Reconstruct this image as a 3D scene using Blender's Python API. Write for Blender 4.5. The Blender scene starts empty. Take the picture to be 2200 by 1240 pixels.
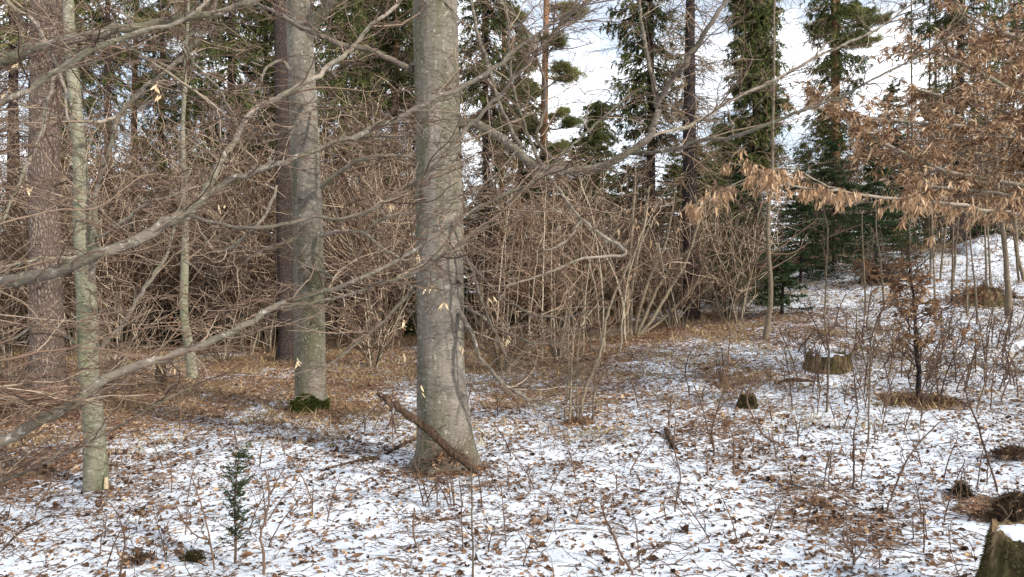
import bpy, math
import numpy as np
from math import radians as RD

# ------------------------------------------------------------------ camera, world, sun
sc = bpy.context.scene
FPX, CU, CV, EYE = 1600.0, 1100.0, 620.0, 1.6
cam_d = bpy.data.cameras.new('camera'); cam = bpy.data.objects.new('camera', cam_d)
sc.collection.objects.link(cam); sc.camera = cam
cam.location = (0, 0, EYE); cam.rotation_euler = (RD(90), 0, 0)
cam_d.sensor_width = 36; cam_d.lens = FPX / 2200 * 36; cam_d.clip_end = 500; cam_d.clip_start = .05

SUN_EL, SUN_AZ = RD(26), RD(126)          # azimuth clockwise from +Y (behind the camera on the right)
w = bpy.data.worlds.new('World'); sc.world = w; w.use_nodes = True
nt = w.node_tree; nt.nodes.clear()
def nn(t, typ, **kw):
    n = t.nodes.new(typ)
    for k, v in kw.items():
        setattr(n, k, v)
    return n
wo = nn(nt, 'ShaderNodeOutputWorld'); bg = nn(nt, 'ShaderNodeBackground')
sky = nn(nt, 'ShaderNodeTexSky', sky_type='NISHITA', sun_disc=False)
sky.sun_elevation = SUN_EL; sky.sun_rotation = SUN_AZ; sky.altitude = 400; sky.air_density = 1.0; sky.dust_density = 1.0
tc = nn(nt, 'ShaderNodeTexCoord'); mp = nn(nt, 'ShaderNodeMapping'); mp.inputs['Scale'].default_value = (1.0, 1.0, 2.2)
cn = nn(nt, 'ShaderNodeTexNoise'); cn.inputs['Scale'].default_value = 3.4; cn.inputs['Detail'].default_value = 7; cn.inputs['Roughness'].default_value = .55
cr = nn(nt, 'ShaderNodeValToRGB'); cr.color_ramp.elements[0].position = .44; cr.color_ramp.elements[0].color = (.34, .34, .34, 1); cr.color_ramp.elements[1].position = .57
mx = nn(nt, 'ShaderNodeMix', data_type='RGBA')
L = nt.links.new
L(tc.outputs['Generated'], mp.inputs['Vector']); L(mp.outputs[0], cn.inputs['Vector']); L(cn.outputs['Fac'], cr.inputs[0])
L(cr.outputs[0], mx.inputs[0]); L(sky.outputs[0], mx.inputs[6]); mx.inputs[7].default_value = (9.6, 9.9, 10.4, 1)
L(mx.outputs[2], bg.inputs['Color']); bg.inputs['Strength'].default_value = .15
L(bg.outputs[0], wo.inputs['Surface'])

sl = bpy.data.lights.new('sun', 'SUN'); so = bpy.data.objects.new('sun', sl); sc.collection.objects.link(so)
sl.energy = 4.4; sl.angle = RD(2.5); sl.color = (1, .94, .84)
so.rotation_euler = (RD(90) - SUN_EL, 0, -SUN_AZ + RD(180)); so.location = (8, -8, 20)
sc.view_settings.view_transform = 'Standard'; sc.view_settings.look = 'None'; sc.view_settings.gamma = 1
sc.view_settings.exposure = 0.34
sc.cycles.max_bounces = 6; sc.cycles.diffuse_bounces = 3; sc.cycles.transparent_max_bounces = 4

# ------------------------------------------------------------------ helpers
rng = np.random.default_rng(7)
Z = np.array([0, 0, 1.0])
def nrm(a):
    return a / np.maximum(np.linalg.norm(a, axis=-1, keepdims=True), 1e-9)

_tab = np.random.default_rng(3).random((256, 256))
def noise2(x, y):
    x = np.asarray(x, float); y = np.asarray(y, float)
    xi = np.floor(x).astype(int); yi = np.floor(y).astype(int)
    fx = x - xi; fy = y - yi; fx = fx * fx * (3 - 2 * fx); fy = fy * fy * (3 - 2 * fy)
    t = lambda a, b: _tab[a % 256, b % 256]
    return (t(xi, yi) * (1 - fx) + t(xi + 1, yi) * fx) * (1 - fy) + (t(xi, yi + 1) * (1 - fx) + t(xi + 1, yi + 1) * fx) * fy
def fbm(x, y, o=3):
    s = 0; a = .5; n = 0
    for k in range(o):
        s = s + a * noise2(x * 2 ** k + 17 * k, y * 2 ** k + 31 * k); n += a; a *= .5
    return s / n

def ground_h(x, y, fine=True):
    x = np.asarray(x, float); y = np.asarray(y, float)
    xs = np.where(x > 0, 10 * np.tanh(x / 10), 10 * np.tanh(x / 10))
    r = np.maximum(0, y - 7); r = 20 * np.tanh(r / 20)
    z = .03 * xs + r * (.05 + np.where(xs > 0, .0095, .003) * xs)
    ex = np.clip((x - 3) / 9, 0, 1); ey = np.clip((y - 11) / 9, 0, 1); z = z + .8 * ex * ex * (3 - 2 * ex) * ey * ey * (3 - 2 * ey)
    z = z + .16 * (fbm(x * .35 + 5, y * .35, 2) - .5)
    if fine:
        z = z + .075 * (fbm(x * 2.1, y * 2.1 + 9, 2) - .5) + .022 * (fbm(x * 9, y * 9, 3) - .5)
    return z
def P3(u, v, Y):
    return np.array([(u - CU) / FPX * Y, Y, EYE + (CV - v) / FPX * Y])
def hit(u, v):
    Y = 2.0
    while Y < 60:
        p = P3(u, v, Y)
        if p[2] <= ground_h(p[0], Y):
            break
        Y += .02
    return np.array([p[0], Y, float(ground_h(p[0], Y))])
def on(u, Y, dz=0):
    x = (u - CU) / FPX * Y
    return np.array([x, Y, float(ground_h(x, Y)) + dz])

class MB:
    """collects quads and triangles as numpy blocks and links them as one mesh object"""
    def __init__(s): s.v = []; s.q = []; s.t = []; s.a = []; s.n = 0
    def add(s, v, q=None, t=None, tint=None):
        v = np.asarray(v, float).reshape(-1, 3)
        if q is not None and len(q): s.q.append(np.asarray(q, int).reshape(-1, 4) + s.n)
        if t is not None and len(t): s.t.append(np.asarray(t, int).reshape(-1, 3) + s.n)
        s.v.append(v); s.n += len(v)
        s.a.append(np.full(len(v), .5) if tint is None else np.broadcast_to(np.asarray(tint, float), (len(v),)))
        return s
    def build(s, name, mat, parent=None, smooth=True, origin=None):
        me = bpy.data.meshes.new(name)
        if s.n:
            v = np.concatenate(s.v)
            off = np.zeros(3)
            if parent is not None:
                off = np.array(ORI[parent.name])
            elif origin is not None:
                off = np.asarray(origin, float)
            v = v - off
            q = np.concatenate(s.q) if s.q else np.zeros((0, 4), int)
            t = np.concatenate(s.t) if s.t else np.zeros((0, 3), int)
            me.vertices.add(len(v)); me.vertices.foreach_set('co', v.ravel())
            me.loops.add(q.size + t.size); me.loops.foreach_set('vertex_index', np.concatenate([q.ravel(), t.ravel()]))
            nf = len(q) + len(t); me.polygons.add(nf)
            st = np.concatenate([np.arange(len(q)) * 4, q.size + np.arange(len(t)) * 3])
            me.polygons.foreach_set('loop_start', st.astype(np.int32))
            me.polygons.foreach_set('use_smooth', np.full(nf, smooth))
            at = me.attributes.new('tint', 'FLOAT', 'POINT'); at.data.foreach_set('value', np.concatenate(s.a))
            me.update(calc_edges=True); me.validate()
        me.materials.append(mat)
        o = bpy.data.objects.new(name, me); sc.collection.objects.link(o)
        if parent is not None: o.parent = parent
        elif origin is not None: o.location = origin
        ORI[o.name] = tuple(origin) if (origin is not None and parent is None) else (tuple(off) if s.n else (0, 0, 0))
        return o
ORI = {}
def thing(name, label, cat, loc, group=None):
    o = bpy.data.objects.new(name, None); sc.collection.objects.link(o); o.location = loc
    o.empty_display_size = .2
    o['label'] = label; o['category'] = cat
    if group: o['group'] = group
    ORI[o.name] = tuple(loc)
    return o
def tag(o, label, cat, group=None, kind=None):
    if label: o['label'] = label
    if cat: o['category'] = cat
    if group: o['group'] = group
    if kind: o['kind'] = kind
    return o

def tubes(mb, P, R, k=4, tint=None, cap=False, rough=None):
    """P (N,M,3) polylines with radii R (N,M) -> tubes of k sides"""
    P = np.asarray(P, float); R = np.asarray(R, float)
    if P.ndim == 2: P = P[None]; R = R[None]
    N, M, _ = P.shape
    if N == 0: return
    T = np.empty_like(P); T[:, 1:-1] = P[:, 2:] - P[:, :-2]; T[:, 0] = P[:, 1] - P[:, 0]; T[:, -1] = P[:, -1] - P[:, -2]
    T = nrm(T)
    mean = nrm(P[:, -1] - P[:, 0])
    ref = np.where(np.abs(mean[:, 2:3]) > .8, np.array([[0, -1.0, 0]]), Z[None])
    S = nrm(np.cross(T, ref[:, None])); U = np.cross(S, T)
    a = np.arange(k) * 2 * math.pi / k
    ring = S[:, :, None] * np.cos(a)[None, None, :, None] + U[:, :, None] * np.sin(a)[None, None, :, None]
    rr = R[:, :, None, None]
    if rough is not None: rr = rr * rough
    V = P[:, :, None] + ring * rr
    idx = np.arange(N * M * k).reshape(N, M, k)
    q = np.stack([idx[:, :-1], np.roll(idx[:, :-1], -1, 2), np.roll(idx[:, 1:], -1, 2), idx[:, 1:]], -1).reshape(-1, 4)
    tt = None
    if tint is not None:
        tt = np.repeat(np.broadcast_to(np.asarray(tint, float), (N,)), M * k)
    V = V.reshape(-1, 3)
    if cap:
        e = []
        c = P[:, -1]; base = len(V); V = np.concatenate([V, c])
        for n in range(N):
            r = idx[n, -1]
            for j in range(k): e.append((r[j], r[(j + 1) % k], base + n))
        if tt is not None: tt = np.concatenate([tt, np.full(N, .5)])
        mb.add(V, q=q, t=e, tint=tt)
    else:
        mb.add(V, q=q, tint=tt)

def crom(pts, M):
    pts = np.asarray(pts, float); n = len(pts)
    ext = np.concatenate([[2 * pts[0] - pts[1]], pts, [2 * pts[-1] - pts[-2]]])
    s = np.concatenate([[0], np.cumsum(np.linalg.norm(np.diff(pts[:, :3], axis=0), axis=1))]); s /= s[-1]
    q = np.linspace(0, 1, M); i = np.clip(np.searchsorted(s, q, side='right') - 1, 0, n - 2)
    t = ((q - s[i]) / np.maximum(s[i + 1] - s[i], 1e-9))[:, None]
    p0, p1, p2, p3 = ext[i], ext[i + 1], ext[i + 2], ext[i + 3]
    return .5 * ((2 * p1) + (-p0 + p2) * t + (2 * p0 - 5 * p1 + 4 * p2 - p3) * t ** 2 + (-p0 + 3 * p1 - 3 * p2 + p3) * t ** 3)

def sample(P, R, s, idx):
    M = P.shape[1]; f = s * (M - 1); i = np.minimum(f.astype(int), M - 2); t = (f - i)[:, None]
    a = P[idx, i]; b = P[idx, i + 1]
    return a + (b - a) * t, nrm(b - a), R[idx, i] * (1 - t[:, 0]) + R[idx, i + 1] * t[:, 0]
def plen(P): return np.linalg.norm(np.diff(P, axis=1), axis=2).sum(1)

def grow(P, R, n, lo=.15, hi=1., Lr=None, La=None, ang=(35, 65), M=6, wig=.16, up=0., plan=.75, rk=.6, rtip=.0007, rmax=9, keep=1.):
    """side shoots along polylines; returns their polylines and radii"""
    N = len(P); idx = np.repeat(np.arange(N), n); K = len(idx)
    if K == 0: return np.zeros((0, M, 3)), np.zeros((0, M))
    if keep < 1:
        idx = idx[rng.random(K) < keep]; K = len(idx)
    s = rng.uniform(lo, hi, K)
    p, t, r = sample(P, R, s * .999, idx)
    A = plan * Z[None] + (1 - plan) * nrm(rng.normal(size=(K, 3)))
    side = nrm(np.cross(t, A)) * rng.choice([-1, 1], K)[:, None]
    a = np.radians(rng.uniform(ang[0], ang[1], K))[:, None]
    d = nrm(np.cos(a) * t + np.sin(a) * side)
    if La is not None: Ln = rng.uniform(La[0], La[1], K) * (1.15 - .6 * s)
    else: Ln = plen(P)[idx] * rng.uniform(Lr[0], Lr[1], K) * (1.15 - .6 * s)
    st = Ln / (M - 1); pts = [p]
    kink = rng.choice([-1, 1], K)[:, None] * nrm(np.cross(d, Z[None] + .01))
    for j in range(M - 1):
        d = nrm(d + wig * rng.normal(size=(K, 3)) * np.array([1, 1, .7]) + up * Z[None] + kink * wig * .8 * (-1) ** j)
        pts.append(pts[-1] + d * st[:, None])
    Q = np.stack(pts, 1)
    r0 = np.minimum(np.minimum(r * rk, rmax), .012 * Ln + .0022)
    r0 = np.maximum(r0, rtip * 1.2)
    tp = np.linspace(0, 1, M)[None] ** .8
    return Q, r0[:, None] * (1 - tp) + rtip * tp

def arch(P, R, dens, **kw): # number of shoots from branch length
    n = max(1, int(round(dens * plen(P[None] if P.ndim == 2 else P).mean())))
    return grow(P[None] if P.ndim == 2 else P, R[None] if R.ndim == 1 else R, n, **kw)

def leaves(mb, pos, size, droop=1., curl=.5, wide=.38, tint=None, dirs=None):
    """folded, curled leaf blades: 3x4 grid each"""
    K = len(pos)
    if K == 0: return
    d = rng.normal(size=(K, 3)) * np.array([1, 1, .5]) if dirs is None else dirs + .5 * rng.normal(size=(K, 3))
    d = nrm(nrm(d) - droop * Z[None]); sd = nrm(np.cross(d, rng.normal(size=(K, 3)))); n = np.cross(sd, d)
    Ls = size * rng.uniform(.65, 1.25, K)
    f = np.array([0, .33, .68, 1.0]); wd = np.array([.12, 1, .85, .04])
    fold = rng.uniform(.2, .95, K); cu = rng.normal(0, curl, K)
    V = np.empty((K, 4, 3, 3))
    for i in range(4):
        base = pos + d * (f[i] * Ls)[:, None] + n * (cu * f[i] ** 2 * Ls)[:, None]
        wv = (wide * wd[i] * Ls)[:, None] * .5
        for j, sg in enumerate((-1, 0, 1)):
            V[:, i, j] = base + sg * sd * wv * (1 - .5 * fold[:, None]) + (abs(sg)) * n * wv * fold[:, None]
    ix = np.arange(K * 12).reshape(K, 4, 3)
    q = np.stack([ix[:, :-1, :-1], ix[:, :-1, 1:], ix[:, 1:, 1:], ix[:, 1:, :-1]], -1).reshape(-1, 4)
    tt = rng.random(K) if tint is None else np.clip(tint + rng.normal(0, .12, K), 0, 1)
    mb.add(V.reshape(-1, 3), q=q, tint=np.repeat(tt, 12))

def blades(mb, pos, d, ln, wd, tint=None, bend=.0):
    """thin needles/sprays: a crossed sliver (one quad each, pointed)"""
    K = len(pos)
    sd = nrm(np.cross(d, rng.normal(size=(K, 3))))
    ln = ln * rng.uniform(.6, 1.3, K); h = (np.asarray(wd) * .5 * np.ones(K))[:, None]
    m = pos + d * (ln * .45)[:, None] + bend * ln[:, None] * .2 * Z
    e = pos + d * ln[:, None]
    V = np.stack([pos, m - sd * h, e, m + sd * h], 1)
    tt = rng.random(K) if tint is None else np.clip(tint + rng.normal(0, .15, K), 0, 1)
    mb.add(V.reshape(-1, 3), q=np.arange(K * 4).reshape(K, 4), tint=np.repeat(tt, 4))

# ------------------------------------------------------------------ materials
def mat_base(name, rough=.85, spec=.2):
    m = bpy.data.materials.new(name); m.use_nodes = True; t = m.node_tree
    b = t.nodes['Principled BSDF']; b.inputs['Roughness'].default_value = rough
    b.inputs['Specular IOR Level'].default_value = spec
    return m, t, b
def ramp(t, stops):
    r = nn(t, 'ShaderNodeValToRGB'); e = r.color_ramp.elements
    while len(e) < len(stops): e.new(.5)
    for i, (p, c) in enumerate(stops): e[i].position = p; e[i].color = (*c, 1)
    return r
def noise(t, scale, detail=4, rough=.55, vec=None, dist=0):
    n = nn(t, 'ShaderNodeTexNoise'); n.inputs['Scale'].default_value = scale; n.inputs['Detail'].default_value = detail
    n.inputs['Roughness'].default_value = rough; n.inputs['Distortion'].default_value = dist
    if vec is not None: t.links.new(vec, n.inputs['Vector'])
    return n
def mapping(t, src, sc_):
    m = nn(t, 'ShaderNodeMapping'); m.inputs['Scale'].default_value = sc_; t.links.new(src, m.inputs['Vector']); return m
def geo_pos(t):
    return nn(t, 'ShaderNodeNewGeometry').outputs['Position']
def mixc(t, fac, a, b, mode='MIX'):
    m = nn(t, 'ShaderNodeMix', data_type='RGBA', blend_type=mode)
    for s, x in ((m.inputs[0], fac), (m.inputs[6], a), (m.inputs[7], b)):
        if hasattr(x, 'is_output') or isinstance(x, bpy.types.NodeSocket): t.links.new(x, s)
        elif isinstance(x, tuple): s.default_value = (*x, 1)
        else: s.default_value = x
    return m.outputs[2]
def bump(t, b, h, strength=.5, dist=.01):
    n = nn(t, 'ShaderNodeBump'); n.inputs['Strength'].default_value = strength; n.inputs['Distance'].default_value = dist
    t.links.new(h, n.inputs['Height']); t.links.new(n.outputs[0], b.inputs['Normal'])
def attr(t): return nn(t, 'ShaderNodeAttribute', attribute_name='tint').outputs['Fac']

def tint_mat(name, stops, rough=.8, trans=0., varies=0):
    m, t, b = mat_base(name, rough, .15)
    r = ramp(t, stops); t.links.new(attr(t), r.inputs[0]); col = r.outputs[0]
    if varies:
        n = noise(t, varies, 3, .6, geo_pos(t)); r2 = ramp(t, [(.3, (.6, .6, .6)), (.7, (1.3, 1.3, 1.3))])
        t.links.new(n.outputs['Fac'], r2.inputs[0]); col = mixc(t, 1., col, r2.outputs[0], 'MULTIPLY')
    t.links.new(col, b.inputs['Base Color'])
    if trans:
        tr = nn(t, 'ShaderNodeBsdfTranslucent'); t.links.new(col, tr.inputs['Color'])
        ms = nn(t, 'ShaderNodeMixShader'); ms.inputs[0].default_value = trans
        t.links.new(b.outputs[0], ms.inputs[1]); t.links.new(tr.outputs[0], ms.inputs[2])
        t.links.new(ms.outputs[0], t.nodes['Material Output'].inputs['Surface'])
    return m

def beech_bark(name, base, dark, algae, pale=(.42, .40, .35), zs=.25):
    m, t, b = mat_base(name, .8, .2); pos = geo_pos(t)
    big = noise(t, 3.2, 5, .6, mapping(t, pos, (1, 1, .5)).outputs[0], .4)
    r = ramp(t, [(.28, dark), (.5, base), (.72, tuple(min(1, c * 1.35) for c in base))]); t.links.new(big.outputs['Fac'], r.inputs[0])
    al = noise(t, 1.6, 5, .65, mapping(t, pos, (2.2, 2.2, zs)).outputs[0], .3)
    ar = ramp(t, [(.46, (0, 0, 0)), (.60, (.9, .9, .9))]); t.links.new(al.outputs['Fac'], ar.inputs[0])
    c = mixc(t, ar.outputs[0], r.outputs[0], algae)
    sp = noise(t, 30, 6, .75, mapping(t, pos, (1, 1, .7)).outputs[0]); sr = ramp(t, [(.56, (0, 0, 0)), (.66, (.9, .9, .9))]); t.links.new(sp.outputs['Fac'], sr.inputs[0])
    c = mixc(t, sr.outputs[0], c, pale)
    dk = noise(t, 16, 6, .75, mapping(t, pos, (1, 1, 3.5)).outputs[0], .8); dr = ramp(t, [(.34, (.38, .35, .32)), (.50, (1, 1, 1))]); t.links.new(dk.outputs['Fac'], dr.inputs[0])
    c = mixc(t, 1., c, dr.outputs[0], 'MULTIPLY')
    t.links.new(c, b.inputs['Base Color'])
    hb = noise(t, 30, 6, .7, mapping(t, pos, (1, 1, 2.5)).outputs[0]); bump(t, b, hb.outputs['Fac'], .55, .012)
    return m
M_BEECH = beech_bark('smooth grey bark', (.165, .143, .118), (.085, .07, .056), (.095, .09, .052), pale=(.37, .35, .30))
M_BEECH_L = beech_bark('pale greenish bark', (.235, .215, .165), (.125, .112, .082), (.165, .17, .10))
M_LIMB = beech_bark('limb bark', (.15, .125, .10), (.08, .062, .05), (.12, .11, .07), zs=1.)
M_LIMBPALE = beech_bark('pale limb bark', (.26, .215, .17), (.14, .11, .085), (.19, .175, .115), zs=1.)
M_LIMBDARK = beech_bark('dark limb bark', (.115, .092, .075), (.06, .046, .037), (.10, .09, .06), pale=(.24, .21, .17), zs=1.)

def scaly_bark(name, a, b_, c_, scale=9, zf=.28):
    m, t, b = mat_base(name, .9, .1); pos = geo_pos(t)
    wp = noise(t, 6, 3, .5, pos); add = nn(t, 'ShaderNodeVectorMath', operation='MULTIPLY_ADD')
    add.inputs[1].default_value = (.12, .12, .12); t.links.new(wp.outputs['Color'], add.inputs[0]); t.links.new(pos, add.inputs[2])
    vo = nn(t, 'ShaderNodeTexVoronoi', feature='DISTANCE_TO_EDGE'); vo.inputs['Scale'].default_value = scale * 1.9
    t.links.new(mapping(t, add.outputs[0], (1.6, 1.6, zf * 2)).outputs[0], vo.inputs['Vector'])
    cr_ = ramp(t, [(.0, (0, 0, 0)), (.30, (1, 1, 1))]); t.links.new(vo.outputs[0], cr_.inputs[0])
    n = noise(t, 13, 5, .7, pos); r = ramp(t, [(.3, a), (.7, b_)]); t.links.new(n.outputs['Fac'], r.inputs[0])
    c = mixc(t, cr_.outputs[0], c_, r.outputs[0]); t.links.new(c, b.inputs['Base Color'])
    n2 = noise(t, 40, 4, .7, pos); h = mixc(t, .3, cr_.outputs[0], n2.outputs['Fac']); bump(t, b, h, .9, .03)
    return m
M_PINE = scaly_bark('pine bark', (.16, .12, .098), (.26, .205, .17), (.095, .068, .055))
M_SPRUCE = scaly_bark('spruce bark', (.08, .058, .05), (.15, .115, .10), (.028, .02, .018), 16, .4)
M_ORANGE = scaly_bark('orange pine bark', (.50, .26, .13), (.62, .38, .22), (.26, .13, .07), 12, .5)
M_DARKBARK = scaly_bark('dark bark', (.055, .042, .04), (.10, .08, .075), (.02, .015, .015), 14, .5)

M_TWIG = tint_mat('twig', [(0, (.06, .036, .026)), (.35, (.14, .09, .063)), (.7, (.26, .195, .14)), (1, (.42, .34, .255))], .75)
M_BRUSH = tint_mat('brushwood', [(0, (.025, .015, .011)), (.4, (.115, .062, .04)), (.7, (.33, .215, .14)), (1, (.66, .54, .40))], .85)
M_FARBRUSH = tint_mat('dead conifer twigs', [(0, (.035, .025, .018)), (.5, (.14, .095, .06)), (1, (.36, .27, .17))], .9)
M_STEM = tint_mat('sapling stems', [(0, (.07, .05, .035)), (.5, (.20, .16, .11)), (1, (.46, .39, .29))], .8, varies=25)
M_NEEDLE = tint_mat('spruce needles', [(0, (.03, .045, .014)), (.5, (.09, .11, .032)), (1, (.24, .235, .08))], .7, .25)
M_BLUENEEDLE = tint_mat('young conifer needles', [(0, (.016, .032, .014)), (.5, (.042, .068, .028)), (1, (.10, .13, .055))], .7, .2)
M_PINENEEDLE = tint_mat('pine needles', [(0, (.10, .12, .04)), (.5, (.24, .25, .09)), (1, (.42, .39, .17))], .7, .2)
M_DEADLEAF = tint_mat('dead beech leaves', [(0, (.07, .035, .02)), (.3, (.23, .125, .066)), (.65, (.44, .28, .16)), (1, (.73, .55, .37))], .65, .35)
M_PALELEAF = tint_mat('bleached leaves', [(0, (.45, .30, .17)), (.5, (.62, .45, .27)), (1, (.78, .64, .42))], .65, .35)
M_LITTER = tint_mat('fallen leaves', [(0, (.03, .018, .012)), (.3, (.085, .045, .026)), (.6, (.20, .11, .06)), (.85, (.34, .20, .115)), (1, (.50, .35, .22))], .8, .1)
M_GRASS = tint_mat('dry grass', [(0, (.16, .10, .05)), (.5, (.33, .24, .12)), (1, (.5, .4, .22))], .85, .2)
M_ROOT = tint_mat('dark roots', [(0, (.02, .013, .008)), (.5, (.075, .048, .028)), (1, (.2, .13, .075))], .95)
M_CLOD = tint_mat('mossy earth', [(0, (.018, .016, .008)), (.5, (.06, .052, .022)), (1, (.15, .13, .05))], .95)
M_MOSS = tint_mat('moss', [(0, (.018, .028, .006)), (.5, (.06, .082, .016)), (1, (.15, .17, .04))], .95)
M_SNOWCAP, _t, _b = mat_base('snow cap', .6, .3); _b.inputs['Base Color'].default_value = (.70, .72, .77, 1)
_n = noise(_t, 40, 4, .6, geo_pos(_t)); bump(_t, _b, _n.outputs['Fac'], .3, .01)

def rotten_wood(name, cols, streak=22, green=True):
    m, t, b = mat_base(name, .95, .05); pos = geo_pos(t)
    n = noise(t, streak, 5, .7, mapping(t, pos, (1, 1, .16)).outputs[0], .3); r = ramp(t, cols); t.links.new(n.outputs['Fac'], r.inputs[0])
    g = noise(t, 5, 4, .6, pos); gr = ramp(t, [(.48, (0, 0, 0)), (.62, (.8, .8, .8))]); t.links.new(g.outputs['Fac'], gr.inputs[0])
    c = mixc(t, gr.outputs[0], r.outputs[0], (.05, .055, .018)) if green else r.outputs[0]; t.links.new(c, b.inputs['Base Color'])
    bump(t, b, n.outputs['Fac'], 1., .04); return m
M_STUMP = rotten_wood('rotten stump wood', [(.3, (.035, .022, .014)), (.5, (.13, .088, .05)), (.70, (.36, .27, .15))])
M_DEADWOOD = rotten_wood('dead branch bark', [(.3, (.022, .014, .010)), (.55, (.085, .055, .038)), (.75, (.22, .155, .11))], 35, False)
M_CUT = rotten_wood('old cut wood', [(.3, (.09, .06, .035)), (.6, (.26, .18, .10)), (.8, (.4, .3, .18))], 30)

def ground_mat():
    m, t, b = mat_base('snow and leaf litter', .7, .25); pos = geo_pos(t)
    cov = attr(t)                                    # how much snow lies here
    n1 = noise(t, 9, 6, .68, mapping(t, pos, (1, 1, .4)).outputs[0], .5)
    n2 = noise(t, 34, 5, .7, pos, .9)
    s = nn(t, 'ShaderNodeMath', operation='MULTIPLY_ADD'); t.links.new(n2.outputs['Fac'], s.inputs[0]); s.inputs[1].default_value = .85
    s2 = nn(t, 'ShaderNodeMath', operation='MULTIPLY_ADD'); t.links.new(n1.outputs['Fac'], s2.inputs[0]); s2.inputs[1].default_value = .75
    t.links.new(cov, s2.inputs[2]); t.links.new(s2.outputs[0], s.inputs[2])
    th = ramp(t, [(.0, (0, 0, 0)), (.06, (1, 1, 1))])
    sb = nn(t, 'ShaderNodeMath', operation='SUBTRACT'); t.links.new(s.outputs[0], sb.inputs[0]); sb.inputs[1].default_value = 1.165
    t.links.new(sb.outputs[0], th.inputs[0])
    lc = noise(t, 60, 5, .8, pos, 1.); lr = ramp(t, [(.3, (.04, .024, .014)), (.45, (.12, .065, .035)), (.6, (.24, .14, .075)), (.72, (.42, .29, .17))]); t.links.new(lc.outputs['Fac'], lr.inputs[0])
    sn = noise(t, 18, 4, .6, pos); sr = ramp(t, [(.3, (.58, .625, .69)), (.7, (.72, .755, .81))]); t.links.new(sn.outputs['Fac'], sr.inputs[0])
    c = mixc(t, th.outputs[0], lr.outputs[0], sr.outputs[0]); t.links.new(c, b.inputs['Base Color'])
    h = mixc(t, .6, th.outputs[0], lc.outputs['Fac']); bump(t, b, h, .7, .012)
    return m
M_GROUND = ground_mat()

# ------------------------------------------------------------------ ground
def snow_cover(x, y):
    """0 bare litter .. about 1 full snow; thin under the big trees and in the thicket edge"""
    x = np.asarray(x, float); y = np.asarray(y, float)
    u = x / np.maximum(y, 1) 
    c = .035 + .30 * (fbm(x * .9 + 3, y * .6, 3) - .5) + .10 * (fbm(x * 3.2, y * 3.2, 2) - .5)
    brown = np.clip((y - 7.6 - np.clip(x + 4, 0, 9) * .35) / 2.2, 0, 1) * np.clip((1.4 - x) / 2.0, 0, 1)
    brown = np.maximum(brown, np.clip((-x - 3.6) / 1.0, 0, 1) * np.clip((y - 6.0) / 1.2, 0, 1))
    c = c - .13 * brown - .13 * np.clip((y - 8.5) / 5, 0, 1) * np.clip((8.5 - x) / 3, 0, 1) * np.clip((x + .5) / 1.5, 0, 1)
    for (tx, ty, r) in BARE:
        d = np.hypot(x - tx, y - ty); c = c - .55 * np.clip(1 - d / r, 0, 1)
    c = c + .05 * np.clip((x - 2) / 4, 0, 1)
    c = c - .5 * np.clip((y - 17 - np.clip(x, 0, 20) * .45) / 4, 0, 1)
    return c
T1 = hit(957, 1003); T2 = hit(668, 878); T3 = hit(205, 1047); TP = hit(103, 868); TS = hit(618, 775)
BARE = [(T1[0] + .05, T1[1] - .1, .5), (T2[0] + .2, T2[1], .6), (TP[0], TP[1], 1.6), (TS[0], TS[1], 1.5), (hit(1365, 722)[0], hit(1365, 722)[1], .7),
        (hit(1970, 862)[0], hit(1970, 862)[1], .6), (hit(2170, 1100)[0], hit(2170, 1100)[1], .45), (hit(1240, 910)[0], hit(1240, 910)[1], .22)]
def spaced(lo, hi, fine_lo, fine_hi, step, gr):
    a = list(np.arange(fine_lo, fine_hi, step)); s = step; v = a[-1]
    while v < hi: s *= gr; v += s; a.append(v)
    s = step; v = a[0]; pre = []
    while v > lo: s *= gr; v -= s; pre.append(v)
    return np.array(pre[::-1] + a)
gx = spaced(-160, 160, -5.5, 7.5, .028, 1.045); gy = spaced(-60, 260, 2.6, 13, .028, 1.03)
GX, GY = np.meshgrid(gx, gy, indexing='ij'); GZ = ground_h(GX, GY)
GZ = GZ + .012 * np.clip(snow_cover(GX, GY) * 3, 0, 1) * (noise2(GX * 16, GY * 16) + .5 * noise2(GX * 37, GY * 37) - .6)
ix = np.arange(GX.size).reshape(GX.shape)
mb = MB(); mb.add(np.stack([GX, GY, GZ], -1).reshape(-1, 3), q=np.stack([ix[:-1, :-1], ix[1:, :-1], ix[1:, 1:], ix[:-1, 1:]], -1).reshape(-1, 4), tint=(.42 + snow_cover(GX, GY)).ravel())
tag(mb.build('ground', M_GROUND), None, None, kind='structure')

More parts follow.
